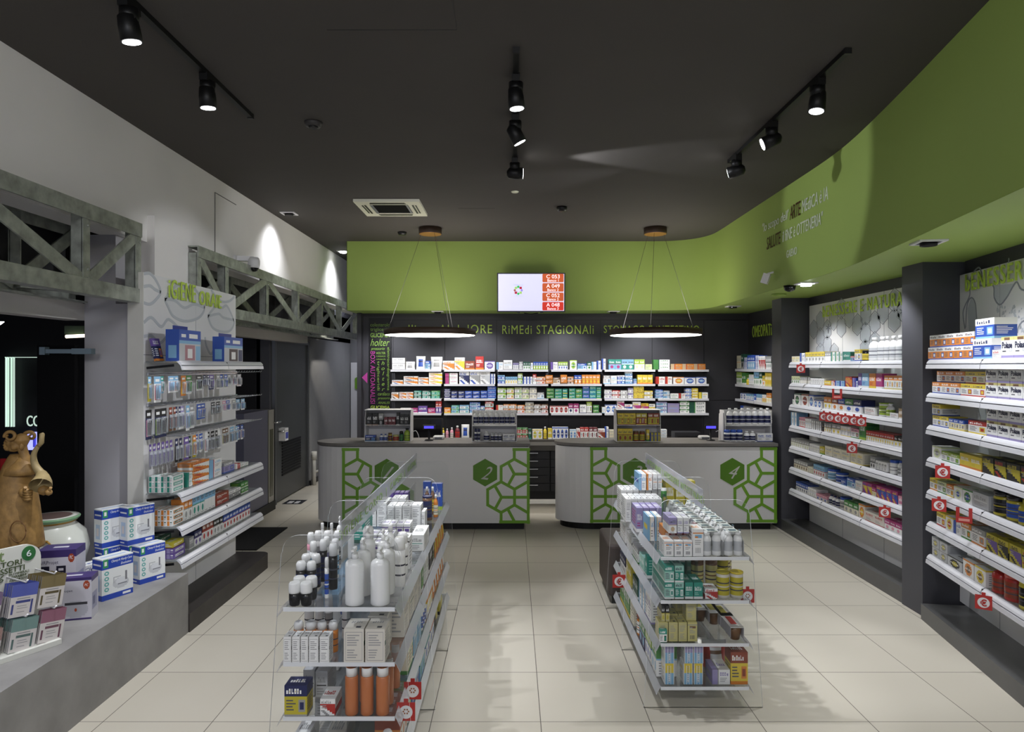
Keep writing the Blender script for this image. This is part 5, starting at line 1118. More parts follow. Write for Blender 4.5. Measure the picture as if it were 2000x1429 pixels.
side(GL, 1, """3.2 3.42 .128 .18 v w te o 3;3.45 3.55 .128 .17 s lg g w 1;3.58 3.85 .128 .17 v b lb bg 2;3.9 4.1 .128 .17 v lb w t 2;4.15 4.35 .128 .17 v w t b 2;4.4 4.6 .128 .17 v w o b 2;4.68 4.9 .128 .2 pouch k ye k 1;4.95 5.1 .128 .17 s ye y k 1""", 'lowest level of first gondola', 'cosmetic_box')
side(GL, -1, """3.5 5.3 .374 .14 f w gr gr 12;3.5 5.3 .128 .16 f w gr b 12;3.5 5.3 .617 .15 v w lb b 10""", 'doorway side of first gondola', 'cosmetic_box')
# second gondola, end facing the camera
G(f"""1297 1316 3.86 {Z4} .09 .13 u w o lb;1317 1334 3.86 {Z4} .09 .13 u w o lb;1335 1352 3.86 {Z4} .09 .13 u w o lb;1353 1374 3.86 {Z4} .155 .13 u w o lb
1298 1308 4.02 {Z4} .12 .16 v w o r;1309 1320 4.02 {Z4} .12 .16 v w r o;1321 1334 4.02 {Z4} .12 .16 v w r o;1335 1350 4.04 {Z4} .12 .16 v w r o
1306 1322 3.9 {Z4+.122} .09 .16 v w vi bg;1323 1334 3.9 {Z4+.122} .09 .16 b w vi gr;1335 1346 3.9 {Z4+.122} .09 .16 b w vi gr
1266 1278 4.2 {Z4} .15 .17 c w lb y;1279 1292 4.2 {Z4} .15 .17 c w lb y;1243 1256 4.42 {Z4} .16 .18 s vi m w;1257 1268 4.42 {Z4} .16 .18 s vi p w;1269 1280 4.42 {Z4} .16 .18 s vi p w;1281 1293 4.42 {Z4} .16 .18 s vi p w""", 'second gondola top shelf boxes', 'food_box')
G(f"""1248 1262 4.95 {Z4+.177} .12 .2 c w lb b;1263 1274 4.95 {Z4+.177} .12 .2 c w o lb;1275 1284 4.95 {Z4+.177} .12 .2 b w gr o;1285 1293 4.95 {Z4+.177} .12 .2 b w gr o
1268 1283 5.25 {Z4} .28 .05 pouch ye g y;1284 1300 5.2 {Z4} .28 .05 pouch ye y g;1292 1304 4.9 {Z4} .2 .05 pouch g dg y
1300 1318 4.98 {Z4} .26 .1 s ye y g;1319 1338 4.98 {Z4} .25 .1 s ye y g;1339 1358 4.98 {Z4} .24 .1 s ye y g""", 'second gondola yellow group', 'food_box')
n_ = 0
G('\n'.join(f"{1222+k*12} {1233+k*12} 4.72 {Z4} .16 .2 f w gr vi" for k in range(7)), 'second gondola middle top shelf', 'food_box')
G('\n'.join(f"{1213+k*12} {1224+k*12} 4.98 {Z4} .175 .2 f w gr lb" for k in range(7)), 'second gondola far top shelf', 'food_box')
# shakes: cartons of two bottles, each carton covers its bottles
CT = mat('white_carton', rgb(226, 226, 222), .45)
def carton(x0, y, z, k_, tone):
    r = root('drink_carton', f'{tone} carton of two drink bottles, {k_} on second gondola', 'drink carton', (x0, y, z), 0, 'cartons of drink bottles')
    b, c = bottle_mesh('waist', 'w' if tone == 'white' else 'gr', 'si', 'w', .026, .135)
    for i in (0, 1):
        o = link('bottle', b, r, (-.028+i*.056, .03, .001)); link('cap', c, o)
    mb = MB(); pr = [(-.058, .0), (-.058, .08), (-.03, .14), (.03, .14), (.058, .08), (.058, 0)]
    for i in range(5):
        a, bb = pr[i], pr[i+1]; dx = 0
        for y0, y1 in ((.012, .1),):
            mb.face([(a[0], y0, a[1]), (bb[0], y0, bb[1]), (bb[0], y1, bb[1]), (a[0], y1, a[1])], WW if i != 2 else (rgb(200, 206, 200) if tone == 'white' else rgb(180, 200, 190)))
            if 0 < i < 4: mb.box(min(a[0], bb[0])+.01, max(a[0], bb[0])-.01, .03, .06, max(a[1], bb[1])-.0005+.001, max(a[1], bb[1])+.0015, rgb(90, 110, 120))
    mb.build('sleeve', CARD, r)
for k_ in range(8):
    carton(GR+.055, 3.86+k_*.118, Z4, f'{ORD[k_]} from the front beside the sign', 'white'); carton(GR+.178, 3.86+k_*.118, Z4, f'{ORD[k_]} from the front on outer side', 'white')
G(f"""1298 1317 3.87 {Z3} .095 .17 a lt t w 2 2;1318 1336 3.87 {Z3} .095 .17 a t lt w 2 2;1338 1354 3.87 {Z3} .095 .16 s t lt w;1355 1373 3.87 {Z3} .095 .16 s t lt w
1302 1320 4.25 {Z3} .1 .17 s t lt w 1 2;1321 1338 4.25 {Z3} .1 .17 s t lt w 1 2;1340 1356 4.25 {Z3} .1 .17 s lt t w
1403 1428 3.87 {Z3} .15 .07 tin ow ye ye;1430 1455 3.87 {Z3} .15 .07 tin ow ye y;1353 1377 4.05 {Z3} .17 .07 tin br ty br;1381 1404 4.05 {Z3} .17 .07 tin br ty br;1404 1425 4.15 {Z3} .17 .07 tin bg ye br;1406 1430 4.3 {Z3} .17 .07 tin br ty br;1408 1432 4.42 {Z3} .17 .07 tin br ty br
1377 1402 3.87 {Z3} .06 .1 d w r r;1340 1352 4.5 {Z3} .15 .08 s y ty g""", 'second gondola second shelf', 'food_box')
G(f"""1287 1305 3.87 {Z2} .11 .1 f ty ye br;1306 1324 3.87 {Z2} .11 .1 f ty gr br;1325 1342 3.87 {Z2} .11 .1 f ty gr br;1343 1362 3.87 {Z2} .11 .1 u ty gr br
1292 1299 3.88 {Z2+.11} .09 .12 v ty k ye;1300 1308 3.88 {Z2+.11} .09 .12 v ty k ye;1340 1360 3.9 {Z2+.11} .1 .09 f ty gr br;1320 1338 4.05 {Z2+.11} .1 .09 f ty gr br;1306 1324 4.0 {Z2} .11 .1 f ty gr br;1325 1342 4.0 {Z2} .11 .1 f ty gr br
1288 1303 3.84 {Z2} .08 .025 a w t dg""", 'second gondola third shelf', 'food_box')
for k_, (X, D_) in enumerate(((1371, 4.15), (1398, 4.1), (1420, 4.05), (1440, 3.87))):
    r = root('dessert_cup_pack', f'brown dessert cups in a card sleeve, {ORD[k_]} towards the outer edge', 'food pack', ((X-CX)*D_/F, D_, Z2+.001), 0, 'sleeved dessert cups')
    for i in range(3): MB().lathe([(.026, 0), (.034, .04), (.035, .045), (.035, .075)], 16, 0, .045+i*.075).build('cup', mat('brown_cup', rgb(112, 78, 44), .35), r)
    MB().box(-.037, .037, .0, .235, .0765, .08, rgb(214, 210, 206)).box(-.0385, -.037, 0, .235, .02, .08, rgb(190, 188, 192)).box(.037, .0385, 0, .235, .02, .08, rgb(190, 188, 192)).box(-.02, .015, .05, .17, .08, .081, pal('ye') if k_ < 3 else pal('r')).build('sleeve', CARD, r)
G(f"""1298 1317 3.87 {Z1} .12 .09 i w y lb;1298 1317 3.87 {Z1+.121} .11 .09 i w vi lb;1335 1353 3.87 {Z1} .12 .09 i w y lb;1337 1354 3.87 {Z1+.121} .11 .09 i w vi lb;1355 1373 3.87 {Z1} .12 .09 i w y lb;1355 1374 3.87 {Z1+.121} .11 .09 i w vi lb
1391 1426 3.87 {Z1} .085 .14 c w vi gr;1427 1461 3.87 {Z1} .185 .11 a y te o;1376 1425 4.05 {Z1} .16 .12 pouch r w br""", 'second gondola lowest shelf', 'food_box')
side(GR, -1, """4.0 4.16 .617 .18 s t lt w 3;4.18 4.3 .617 .14 s t lt w 2;4.34 4.5 .617 .1 s lt t w 2;4.55 4.75 .617 .1 a w gr g 4;4.8 5.0 .617 .12 f w gr k 4;5.05 5.3 .617 .13 b w gr br 4""", 'third level of second gondola', 'food_box')
side(GR, -1, """3.92 4.1 .374 .15 b w vi p 3;4.12 4.3 .374 .17 b w vi p 2;4.32 4.52 .374 .2 c w lb gr 2;4.56 4.75 .374 .12 s dg k w 2;4.8 5.02 .374 .15 s ye y ty 2;5.06 5.3 .374 .14 v w nv k 4""", 'second level of second gondola', 'food_box')
side(GR, -1, """3.9 4.1 .128 .19 v w g lb 3;4.12 4.3 .128 .18 v w lg b 3;4.32 4.5 .128 .17 v nv g lb 2;4.52 4.66 .128 .14 jar o w te 1;4.7 4.85 .128 .18 b cr gr k 2;4.88 5.3 .128 .19 s g lg y 5""", 'lowest level of second gondola', 'food_box')
# price tags on the gondolas
for X, Y, D_, s, lab in ((806, 1331, 3.3, .085, 'upper red tag with emblem on first gondola'), (793, 1371, 3.12, .085, 'lower red tag with emblem on first gondola'), (1460, 1150, 3.9, .078, 'red tag with emblem at outer corner of second gondola')):
    tagcard((px(X, D_), D_, pz(Y, D_)), 0, s, lab, False)
tagcard((px(1209, 5.0), 5.0, pz(1122, 5.0)), 0, .095, 'red euro tag beside the brown pouf on second gondola')

# ---------------------------------------------------------------- counter displays
def stand(x0, x1, y, zt, label, header=True):
    r = root('counter_display', label, 'display stand', ((x0+x1)/2, y, 1.03), 0, 'white tiered counter displays'); w_ = (x1-x0)/2; h = zt-1.03
    MB().box(-w_, w_, 0, .24, 0, .008).box(-w_, w_, .01, .24, h*.53-.006, h*.53).build('shelf', WHITE, r); MB().box(-w_, w_, .235, .245, 0, h).build('back_panel', WHITE, r)
    for s in (-1, 1): MB().prism([(.01, 0), (.24, 0), (.24, h), (.05, h), (.03, h-.03)], s*w_-.003, s*w_+.003).mesh
    for s in (-1, 1):
        mb = MB(); pf = [(.01, 0), (.245, 0), (.245, h), (.08, h), (.03, h*.75)]; q0 = [(s*w_-.003, a, b) for a, b in pf]; q1 = [(s*w_+.003, a, b) for a, b in pf]
        mb.face(q0); mb.face(q1[::-1])
        for i in range(5): mb.face([q0[i], q0[(i+1) % 5], q1[(i+1) % 5], q1[i]])
        mb.build('side_panel', WHITE, r)
    if header: MB().box(-w_, w_, .0, .24, h-.006, h).build('top_board', WHITE, r)
    return (x0+x1)/2
def stock(items, y, where, nm='cosmetic_box'):
    n = 0
    for it in items:
        X0, X1, z, h, cols, st, c1, c2, c3 = it; w_ = (X1-X0)*y/F/cols
        for i in range(cols):
            n += 1; xc = (X0-CX)*y/F+w_*(i+.5)
            if st in NOUN and st != 'pack' and st != 'pouch': me = bottle_mesh(st, c1, c2, c3, w_/2-.001, h); noun = NOUN[st]; name = dict(cyl='bottle', bot='bottle', jar='jar', tin='tin', can='spray_can', roll='roll_on_deodorant', pump='pump_bottle', waist='drink_bottle')[st]; ct = noun.split()[-1]; yy = y+w_/2
            else: me = pack_mesh(st, c1, c2, c3, w_-.002, .07, h); noun = nm.replace('_', ' '); name = nm; ct = 'box'; yy = y+.036
            put_if(name, me, (xc, yy+.01, z), 0, f'{cname(c1, c2, c3)} {noun}, {ORD[n-1]} on {where}', ct, f'stock on {where}')
Y_ = 8.2; zc = 1.0385
def zz(Y): return pz(Y, Y_)
stand(px(712, Y_), px(801, Y_), Y_, zz(800), 'white two-tier display with dark cosmetics on counter desk one')
zt = zz(832)+.003
stock([(716, 726, zt, .15, 1, 's', 'k', 'gr', 'br'), (727, 738, zt, .15, 1, 's', 'k', 'gr', 'br'), (739, 748, zt, .15, 1, 'v', 'k', 'gr', 'gr'), (750, 757, zt, .105, 1, 's', 'mr', 'gr', 'k'), (758, 772, zt, .105, 2, 's', 'mr', 'k', 'k'), (774, 780, zt, .16, 1, 's', 'k', 'k', 'gr'), (781, 798, zt, .14, 2, 's', 'k', 'gr', 'k')], Y_, 'upper tier of dark cosmetics display')
stock([(713, 733, zc, .07, 1, 'a', 'nv', 'b', 'lb'), (740, 756, zc, .085, 2, 'bot', 'w', 'b', 'b'), (757, 765, zc, .1, 1, 'jar', 'ye', 'mr', 'br'), (766, 778, zc, .075, 1, 'jar', 'ty', 'r', 'ty'), (779, 787, zc, .12, 1, 'can', 'dg', 'g', 'k'), (788, 800, zc, .155, 1, 'bot', 'lg', 'lg', 'k')], Y_-.0, 'lower tier of dark cosmetics display')
stand(px(922, Y_), px(1009, Y_), Y_, zz(803), 'white two-tier display of hand gel bottles on desk two', False)
zt = zz(830)+.004
for i in range(8): pass
stock([(924, 1006, zt, .17, 8, 'bot', 'w', 'nv', 'w')], Y_, 'upper tier of the desk two gel display')
stock([(926, 938, zc, .15, 2, 'can', 'w', 'nv', 'nv'), (944, 956, zc, .12, 1, 'bot', 'w', 'nv', 'w'), (958, 980, zc, .1, 3, 'can', 'w', 'nv', 'si'), (982, 1006, zc, .09, 2, 'b', 'w', 'nv', 'b')], Y_, 'lower tier of the desk two gel display')
stand(px(1205, Y_), px(1291, Y_), Y_, zz(800), 'white two-tier display full of yellow boxes on desk three')
zt = zz(831)+.003
stock([(1207, 1242, zt, .145, 3, 'a', 'ye', 'y', 'te'), (1243, 1264, zt, .145, 2, 'a', 'te', 'ye', 'y'), (1266, 1288, zt, .145, 2, 'a', 'ye', 'te', 'te')], Y_, 'upper tier of yellow box display', 'cough_sweet_box')
stock([(1207, 1236, zc, .15, 3, 'v', 'ye', 'y', 'te'), (1238, 1249, zc, .12, 1, 'jar', 'te', 'ye', 'br'), (1250, 1261, zc, .12, 1, 'jar', 'te', 'ye', 'br'), (1263, 1269, zc, .14, 1, 's', 'y', 'b', 'g'), (1270, 1290, zc, .1, 3, 'c', 'ye', 'b', 'y')], Y_, 'lower tier of yellow box display', 'cough_sweet_box')
stand(px(1418, Y_), px(1508, Y_), Y_, zz(802), 'white two-tier display of clear bottles on desk four', False)
zt = zz(830)+.004
stock([(1421, 1508, zt, .2, 7, 'bot', 'w', 'nv', 'w')], Y_, 'upper tier of the desk four display')
stock([(1416, 1453, zc, .14, 3, 'can', 'w', 'nv', 'b'), (1455, 1478, zc, .12, 2, 'bot', 'w', 'nv', 'w'), (1480, 1510, zc, .095, 2, 'b', 'w', 'b', 'b')], Y_-.03, 'lower tier of the desk four display')
t = MB().beam((px(1408, 8.3), 8.3, 1.035), (px(1411, 8.3), 8.34, zz(808)), .012, .16, (0, 1, 0)).build('leaflet_board', WHITE); tag(t, 'white board leaning beside the clear bottle display', 'board')
for X, lab in ((838, 'black pole display with blue screen on desk two'), (1388, 'black pole display with blue screen on desk four')):
    r = root('customer_display', lab, 'customer display', (px(X, 8.36), 8.36, 1.03), 0, 'customer pole displays')
    MB().lathe([(.055, 0), (.05, .012), (.012, .018), (.012, .14)], 16).build('pole', BLACK, r); MB().box(-.075, .075, -.015, .02, .14, .19).build('head', BLACK, r)
    MB().box(-.06, .06, -.018, -.015, .15, .18).build('screen', glow('display_blue', rgb(90, 80, 255), 1), r)
for X, lab in ((856, 'white card reader lying behind the pole display on desk two'), (1378, 'white card reader lying beside the pole display on desk four')):
    t = MB().box(-.07, .07, 0, .12, 0, .045).build('card_reader', WHITE, loc=(px(X, 8.45), 8.45, 1.03)); tag(t, lab, 'card reader')
    bv = t.modifiers.new('bevel', 'BEVEL'); bv.width = .02; bv.segments = 3; MB().box(-.045, .045, -.002, .0, .008, .03).build('keypad', PRND, t)
for X0, X1, lab in ((806, 819, 'thin white cable curling beside the display on desk one'), (1398, 1412, 'thin white cable curling beside the pole display on desk four')):
    pts_ = smooth([(px(X0, 8.35), 1.14), (px((X0+X1)/2, 8.35), 1.15), (px(X1-2, 8.35), 1.1), (px(X1, 8.35), 1.04)], 5); t = MB().tube([(a, 8.35, b) for a, b in pts_], .004, 6).build('cable', WHITE); tag(t, lab, 'cable')
r = root('monitor', 'black monitor and till drawer behind desk one', 'monitor', (px(833, 9.3), 9.3, .87)); MB().box(-.22, .22, 0, .03, .08, .36).build('casing', BLACK, r); MB().box(-.2, .2, -.003, 0, .1, .34).build('screen', mat('dark_screen', rgb(10, 10, 14), .1), r); MB().box(-.03, .03, .03, .06, 0, .2).box(-.1, .1, 0, .15, 0, .01).build('stand', BLACK, r)
r = root('label_printer', 'dark grey printer behind desk three', 'printer', (px(1343, 9.6), 9.6, .87)); MB().box(-.18, .18, 0, .22, .0, .14).build('casing', mat('printer_grey', rgb(44, 44, 48), .4), r); MB().box(-.15, .15, -.003, .001, .07, .085).build('paper_slot', BLACK, r)
struct(MB().box(px(800, 9.3)-.2, px(1383, 9.3)+.3, 9.2, 9.62, .8, .87).build('trim_back_desk', MATS['dark_worktop']))

# ---------------------------------------------------------------- oral care stock
cl_ = along(OS, R(90), .03); cm_ = along(OS, R(90), .07)
def LS(z, s_, where, nm='toothpaste_box', **k): fill(tb(s_), OS, R(90), z, lambda c: cl_(c), nm, where, 'box', .02, k.get('depth', .1), step=k.get('step', 0), seed=int(z*100))
cx4 = lambda c: 270+c/4.203
def L4(z, s_, where, **k):
    its = tb(s_)
    fill(its, OS, R(90), z, lambda c: cl_(cx4(c)), 'toothpaste_box', where, 'box', k.get('inset', .02), k.get('depth', .12), seed=int(z*100))
def L4(z, s_, where, **k): fill(tb(s_), OS, R(90), z, lambda c: cm_(cx4(c)), 'toothpaste_box', where, 'box', .065, k.get('depth', .12), seed=int(z*100))
def ends(z, c, n, tiers, d0, w_, h_, L, x_in, lab, dy=0):
    """boxes lying along the shelf, small ends towards the camera"""
    me = pack_mesh('e', *c, L, w_, h_-.001)
    for i in range(n):
        for t in range(tiers): put('toothpaste_box', me, (OS[0]-x_in-w_*(i+.5)*1.02, d0+L/2+dy*t, z+.0015+t*h_), R(90), f'{("lower ", "middle ", "upper ", "top ")[t]}{cname(*c)} toothpaste box, {ORD[i]} from the shelf edge, {lab}', 'box', 'stacked toothpaste boxes')
ends(1.019, ('w', 't', 'lt'), 4, 3, 4.96, .043, .04, .17, .07, 'near end of second shelf')
L4(1.019, "400 440 .055 1 2 c w t gr;445 580 .057 1 3 d o w r;582 682 .075 1 2 c w lb r;700 785 .09 1 1 a vi gr b;800 835 .045 1 1 c r w w;838 900 .03 2 1 b w g r", 'second oral care shelf', depth=.12)
ends(.773, ('w', 'o', 'dg'), 4, 3, 4.96, .043, .04, .17, .07, 'near end of third shelf')
L4(.773, "375 440 .16 2 1 v w o gr;442 540 .17 3 1 v w lb t;542 630 .17 3 1 v w lb w;635 740 .045 1 2 s te w r;742 840 .07 2 1 a gr w k;842 900 .05 2 2 s g lg w", 'third oral care shelf', depth=.1)
ends(.533, ('p', 'vi', 'w'), 3, 2, 4.96, .058, .038, .17, .06, 'near end of bottom shelf')
L4(.533, "415 455 .09 1 1 b gr w w;458 520 .12 2 1 v w nv p;525 615 .15 3 1 v w te r;618 690 .14 3 1 v w k gr;695 915 .13 9 1 v w b r", 'bottom oral care shelf', depth=.12)
for k_, c in enumerate((('ye', 'w', 'br'), ('dg', 'w', 't'))):
    for t_ in range(1+k_): put('toothpaste_box', pack_mesh('s', *c, .16, .09, .038), (-2.533-.095*k_, 5.045, .612+t_*.039), R(90), f'{"upper" if t_ else "lower"} {NAME[c[0]]} toothpaste box lying flat on top of purple boxes', 'box', 'flat toothpaste boxes')
# boxes on the top shelf: cropped figures are left plain
def toy(X0, X1, z, h, c_pic, lab):
    a, b = cl_(X0), cl_(X1); ds = dict(B=pal('b'), F=[(0, 1, 0, .56, pal('si')), (.26, .72, .03, .52, c_pic), (.76, .98, .03, .5, pal('lb') if c_pic != BLK_ else pal('nv')), (.0, 1, .56, .66, pal('lb')), (.1, .3, .76, .86, WW), (.45, .85, .74, .88, WW), (.38, .6, .1, .4, pal('w'))], S=[(.2, .8, .1, .5, pal('lb'))], T=[(0, 1, .3, .7, pal('nv'))])
    me = pack_mesh('toy'+lab[:9], 'b', 'w', 'lb', b-a, .1, h, ds); o = put('toothbrush_box', me, (-2.5, 4.93+(a+b)/2, z+.001), R(90), lab, 'box')
    MB().box(-(b-a)*.48, (b-a)*.18, .0, .002, h, h+.03).build('hang_tab', mat('blue_card', rgb(30, 50, 140), .4), o)
BLK_ = rgb(60, 40, 44)
toy(350, 392, 1.985, .235, rgb(170, 120, 130), 'blue and white toothbrush gift box, taller one on top shelf'); toy(438, 474, 1.985, .215, BLK_, 'blue and black toothbrush gift box near far end of top shelf')
o = put('dental_pack', pack_mesh('a', 'nv', 'p', 'o', .085, .02, .17), (-2.6, 4.985, 1.986), R(82), 'dark blue leaning dental pack at the near end of top shelf', 'box'); o.rotation_euler.x = R(-14)
# blister packs on hooks
def blister(x, y, ztop, w_, h, c1, c2, c3, lab, card=True, rz=R(90)):
    k = ('bl', c1, c2, c3, round(w_, 3), round(h, 3)); 
    if k not in _PK:
        mb = MB(); paint(mb, V((-w_/2, 0, -h)), V((1, 0, 0)), V((0, 0, 1)), w_, h, [(0, 1, .72, 1, pal(c2)), (.1, .9, .1, .66, pal(c3)), (.2, .8, .8, .9, WW), (.3, .5, .15, .6, WW)], pal(c1))
        paint(mb, V((w_/2, .003, -h)), V((-1, 0, 0)), V((0, 0, 1)), w_, h, [(.1, .9, .3, .7, GY)], pal(c1)); mb.box(-w_/2, w_/2, 0, .003, -h, -h+.001, pal(c1))
        bb = MB().box(-w_*.32, w_*.32, -.018, -.001, -h*.88, -h*.3); 
        br = MB().tube([(0, -.01, -h*.85), (0, -.01, -h*.35)], [w_*.1, w_*.14], 8, pal(c2)); br.box(-w_*.12, w_*.12, -.017, -.003, -h*.42, -h*.33, pal('w'))
        _PK[k] = (mb.mesh('card', CARD), bb.mesh('blister', BLIS), br.mesh('toothbrush', GLOSS))
    a, b, c = _PK[k]; o = link('toothbrush_pack', a, None, (x, y, ztop), (0, 0, rz)); link('blister', b, o); link('toothbrush', c, o)
    return tag(o, lab, 'toothbrush pack', 'hanging dental packs')
def hang(row, zr, spec):
    n = 0
    for X0, X1, cnt, h, c1, c2, c3 in spec:
        a, b = cl_(X0), cl_(X1)
        for i in range(cnt):
            n += 1; y = 4.93+a+(b-a)*(i+.5)/cnt; w_ = min(.09, (b-a)/cnt*.92)
            blister(-2.445-.01*(n % 2), y, zr-.012, max(.024, w_), h, c1, c2, c3, f'{cname(c1, c2, c3)} hanging dental pack, {ORD[n-1]} on {row} hook rail')
hang('upper', 1.89, [(290, 297, 1, .17, 'ye', 'lb', 'y'), (299, 313, 1, .18, 'w', 'lb', 'r'), (315, 321, 1, .12, 'lb', 't', 'gr'), (327, 340, 1, .12, 'w', 'lb', 'vi'), (342, 350, 1, .12, 'w', 'lb', 'r'), (352, 362, 1, .15, 'o', 'o', 'y'), (363, 377, 1, .14, 'w', 'g', 'lb'), (379, 396, 1, .12, 'w', 'k', 'g'), (398, 408, 2, .09, 'gr', 'nv', 'vi'), (409, 419, 1, .12, 'nv', 'p', 'w'), (421, 429, 1, .12, 'w', 'gr', 'gr'), (430, 443, 2, .12, 'w', 'b', 'g'), (445, 453, 1, .1, 'w', 'gr', 'g'), (454, 461, 1, .1, 'w', 'gr', 'm'), (463, 473, 1, .11, 'w', 'gr', 'o')])
hang('middle', 1.665, [(286, 298, 1, .2, 'nv', 'k', 'pk'), (301, 313, 1, .2, 'nv', 'k', 'lg'), (315, 327, 1, .2, 'nv', 'k', 'dg'), (329, 342, 3, .17, 'br', 'te', 'nv'), (343, 352, 2, .17, 'w', 'nv', 'lb'), (353, 361, 1, .17, 'w', 'vi', 'lg'), (362, 369, 1, .19, 'w', 'lb', 'b'), (371, 381, 1, .18, 'w', 'gr', 'g'), (383, 402, 2, .12, 'b', 'b', 'lb'), (411, 431, 4, .1, 'gr', 'k', 'dg'), (433, 440, 1, .09, 'w', 'pk', 'w'), (442, 450, 1, .09, 'w', 'b', 'vi'), (452, 460, 1, .09, 'w', 'gr', 'gr'), (462, 477, 2, .1, 'w', 'lb', 'b')])
hang('lower', 1.43, [(293, 338, 11, .17, 'gr', 'p', 'vi'), (341, 357, 4, .17, 'k', 'nv', 'k'), (358, 368, 1, .17, 'p', 'p', 'ye'), (369, 374, 1, .17, 'k', 'dg', 'k'), (375, 382, 1, .17, 'ye', 'o', 'p'), (383, 397, 3, .14, 'w', 'b', 'g'), (399, 405, 1, .16, 'w', 'w', 'r'), (406, 424, 4, .16, 'gr', 'k', 'gr'), (425, 431, 1, .16, 'w', 'w', 'k'), (433, 447, 2, .14, 'w', 'br', 'ye'), (448, 463, 3, .14, 'w', 'lb', 'dg'), (464, 474, 2, .13, 'w', 'b', 'pk')])

# ---------------------------------------------------------------- plinth: nebuliser boxes, perfume stand, vase, statue
ZP = .439; NBL = rgb(40, 70, 170); NW = rgb(226, 228, 228); TEAL = rgb(100, 170, 165)
NTX = mat('white_ink', rgb(235, 238, 240), .5); NTB = mat('blue_ink', rgb(30, 50, 120), .5)
def neb(x, y, rz, w_, d_, h, z, lab, line='Handy Care'):
    F_ = [(0, 1, 0, .13, NBL), (0, 1, .74, .97, NBL), (.66, .92, .035, .09, WW), (.04, .2, .78, .98, rgb(60, 150, 90)), (.08, .16, .83, .93, WW)]
    for i in range(4): disc(F_, .15, .25+i*.13, .075, .05, TEAL); disc(F_, .15, .25+i*.13, .035, .02, WW, 3)
    disc(F_, .6, .34, .26, .13, rgb(196, 198, 202), 9); disc(F_, .62, .38, .18, .09, rgb(214, 216, 220), 7); F_ += [(.74, .8, .38, .6, rgb(120, 120, 126)), (.36, .39, .36, .5, rgb(170, 172, 176)), (.36, .6, .49, .51, rgb(170, 172, 176)), (.5, .8, .3, .33, rgb(130, 132, 140))]
    S_ = [(0, 1, 0, .13, NBL), (0, 1, .74, .97, NBL), (.1, .9, .83, .87, WW), (.2, .75, .22, .6, rgb(176, 196, 220)), (.3, .6, .3, .5, rgb(214, 206, 204)), (.1, .6, .05, .08, WW)]
    me = pack_mesh(f'neb{w_}', 'w', 'b', 't', w_, d_, h, dict(B=NW, F=F_, S=S_, K=F_, T=[(.1, .9, .35, .6, rgb(170, 190, 220))]))
    put('nebuliser_box', me, (x, y, z), rz, lab, 'box', 'blue and white nebuliser boxes', [('lettering', text_mesh('Clenny·A '+line, w_*.66, h*.075, NTX, .0006, .3), (-w_*.2, -d_/2-.0002, h*.86), (0, 0, 0)), ('lettering', text_mesh('Evolution', w_*.34, h*.055, NTX, .0006, .3), (w_*.1, -d_/2-.0002, h*.78), (0, 0, 0))])
neb(-2.625, 4.45, R(63), .21, .10, .268, ZP, 'largest blue and white nebuliser box standing at the front')
neb(-2.565, 4.775, R(62), .19, .09, .262, ZP, 'blue and white nebuliser box behind the largest one')
neb(-2.80, 4.739, R(62), .19, .09, .26, ZP, 'lower back nebuliser box mostly hidden behind the others')
neb(-2.66, 4.80, R(62), .19, .09, .262, ZP, 'hidden nebuliser box carrying the upper pair')
neb(-2.66, 4.80, R(62), .20, .09, .265, ZP+.263, 'upper nebuliser box with its full front showing')
neb(-2.80, 4.739, R(62), .20, .09, .262, ZP+.262, 'upper nebuliser box partly hidden beside the pale wall')
k_ = pack_mesh('b', 'w', 'b', 'lb', .2, .1, .2); put('nebuliser_box', k_, (-2.81, 4.50, ZP), R(62), 'white nebuliser box with blue top edge behind the purple boxes', 'box', None, [('lettering', text_mesh('Clenny·A', .15, .03, NTB, .0006, .3), (-.06, -.0503, .155), (0, 0, 0))])
PU = rgb(66, 52, 110); PW = rgb(206, 204, 214); OR = rgb(170, 72, 40)
def airp(x, y, rz, w_, d_, h, z, lab, big):
    if big: F_ = [(0, .3, .9, 1, PU), (.3, 1, .93, 1, PU)]; disc(F_, .62, .25, .3, .2, rgb(186, 186, 196), 9); F_ += [(.36, .9, .36, .42, rgb(60, 60, 66)), (.0, 1, 0, .04, PU)]; disc(F_, .62, .24, .03, .04, OR, 5); disc(F_, .88, .82, .08, .1, OR, 7)
    else: F_ = [(0, 1, .88, 1, PU), (.06, .32, .62, .74, rgb(30, 30, 50)), (.12, .18, .66, .7, WW), (.5, .74, .62, .74, rgb(30, 30, 50)), (.55, .68, .66, .7, PW), (.02, .98, .36, .365, rgb(150, 150, 165)), (.49, .5, .36, .78, rgb(160, 160, 175)), (.06, .4, .38, .56, rgb(190, 190, 202)), (.76, .96, .4, .56, rgb(180, 180, 196)), (.6, .7, .2, .3, rgb(90, 90, 110)), (.8, .92, .24, .3, PU)]; disc(F_, .88, .86, .08, .07, OR, 7)
    S_ = [(0, 1, .88, 1, PU), (.1, .8, .2, .6, rgb(160, 160, 186)), (.2, .5, .3, .5, rgb(110, 110, 140))]
    me = pack_mesh('air%d' % big, 'p', 'w', 'o', w_, d_, h, dict(B=PW, F=F_, S=S_, K=F_, T=[(0, 1, 0, 1, PU), (.3, .7, .4, .6, PW)]))
    kids = [('lettering', text_mesh('AIRProjet', w_*.5, h*.07, mat('grey_ink', rgb(100, 100, 120), .5), .0006), (-w_*.45, -d_/2-.0002, h*(.76 if not big else .66)), (0, 0, 0)), ('lettering', text_mesh('PIC', w_*.09, h*.06, NTX, .0006, .2), (w_*.335, -d_/2-.0012, h*(.84 if not big else .79)), (0, 0, 0))]
    put('aerosol_box', me, (x, y, z), rz, lab, 'box', 'purple and white aerosol boxes', kids)
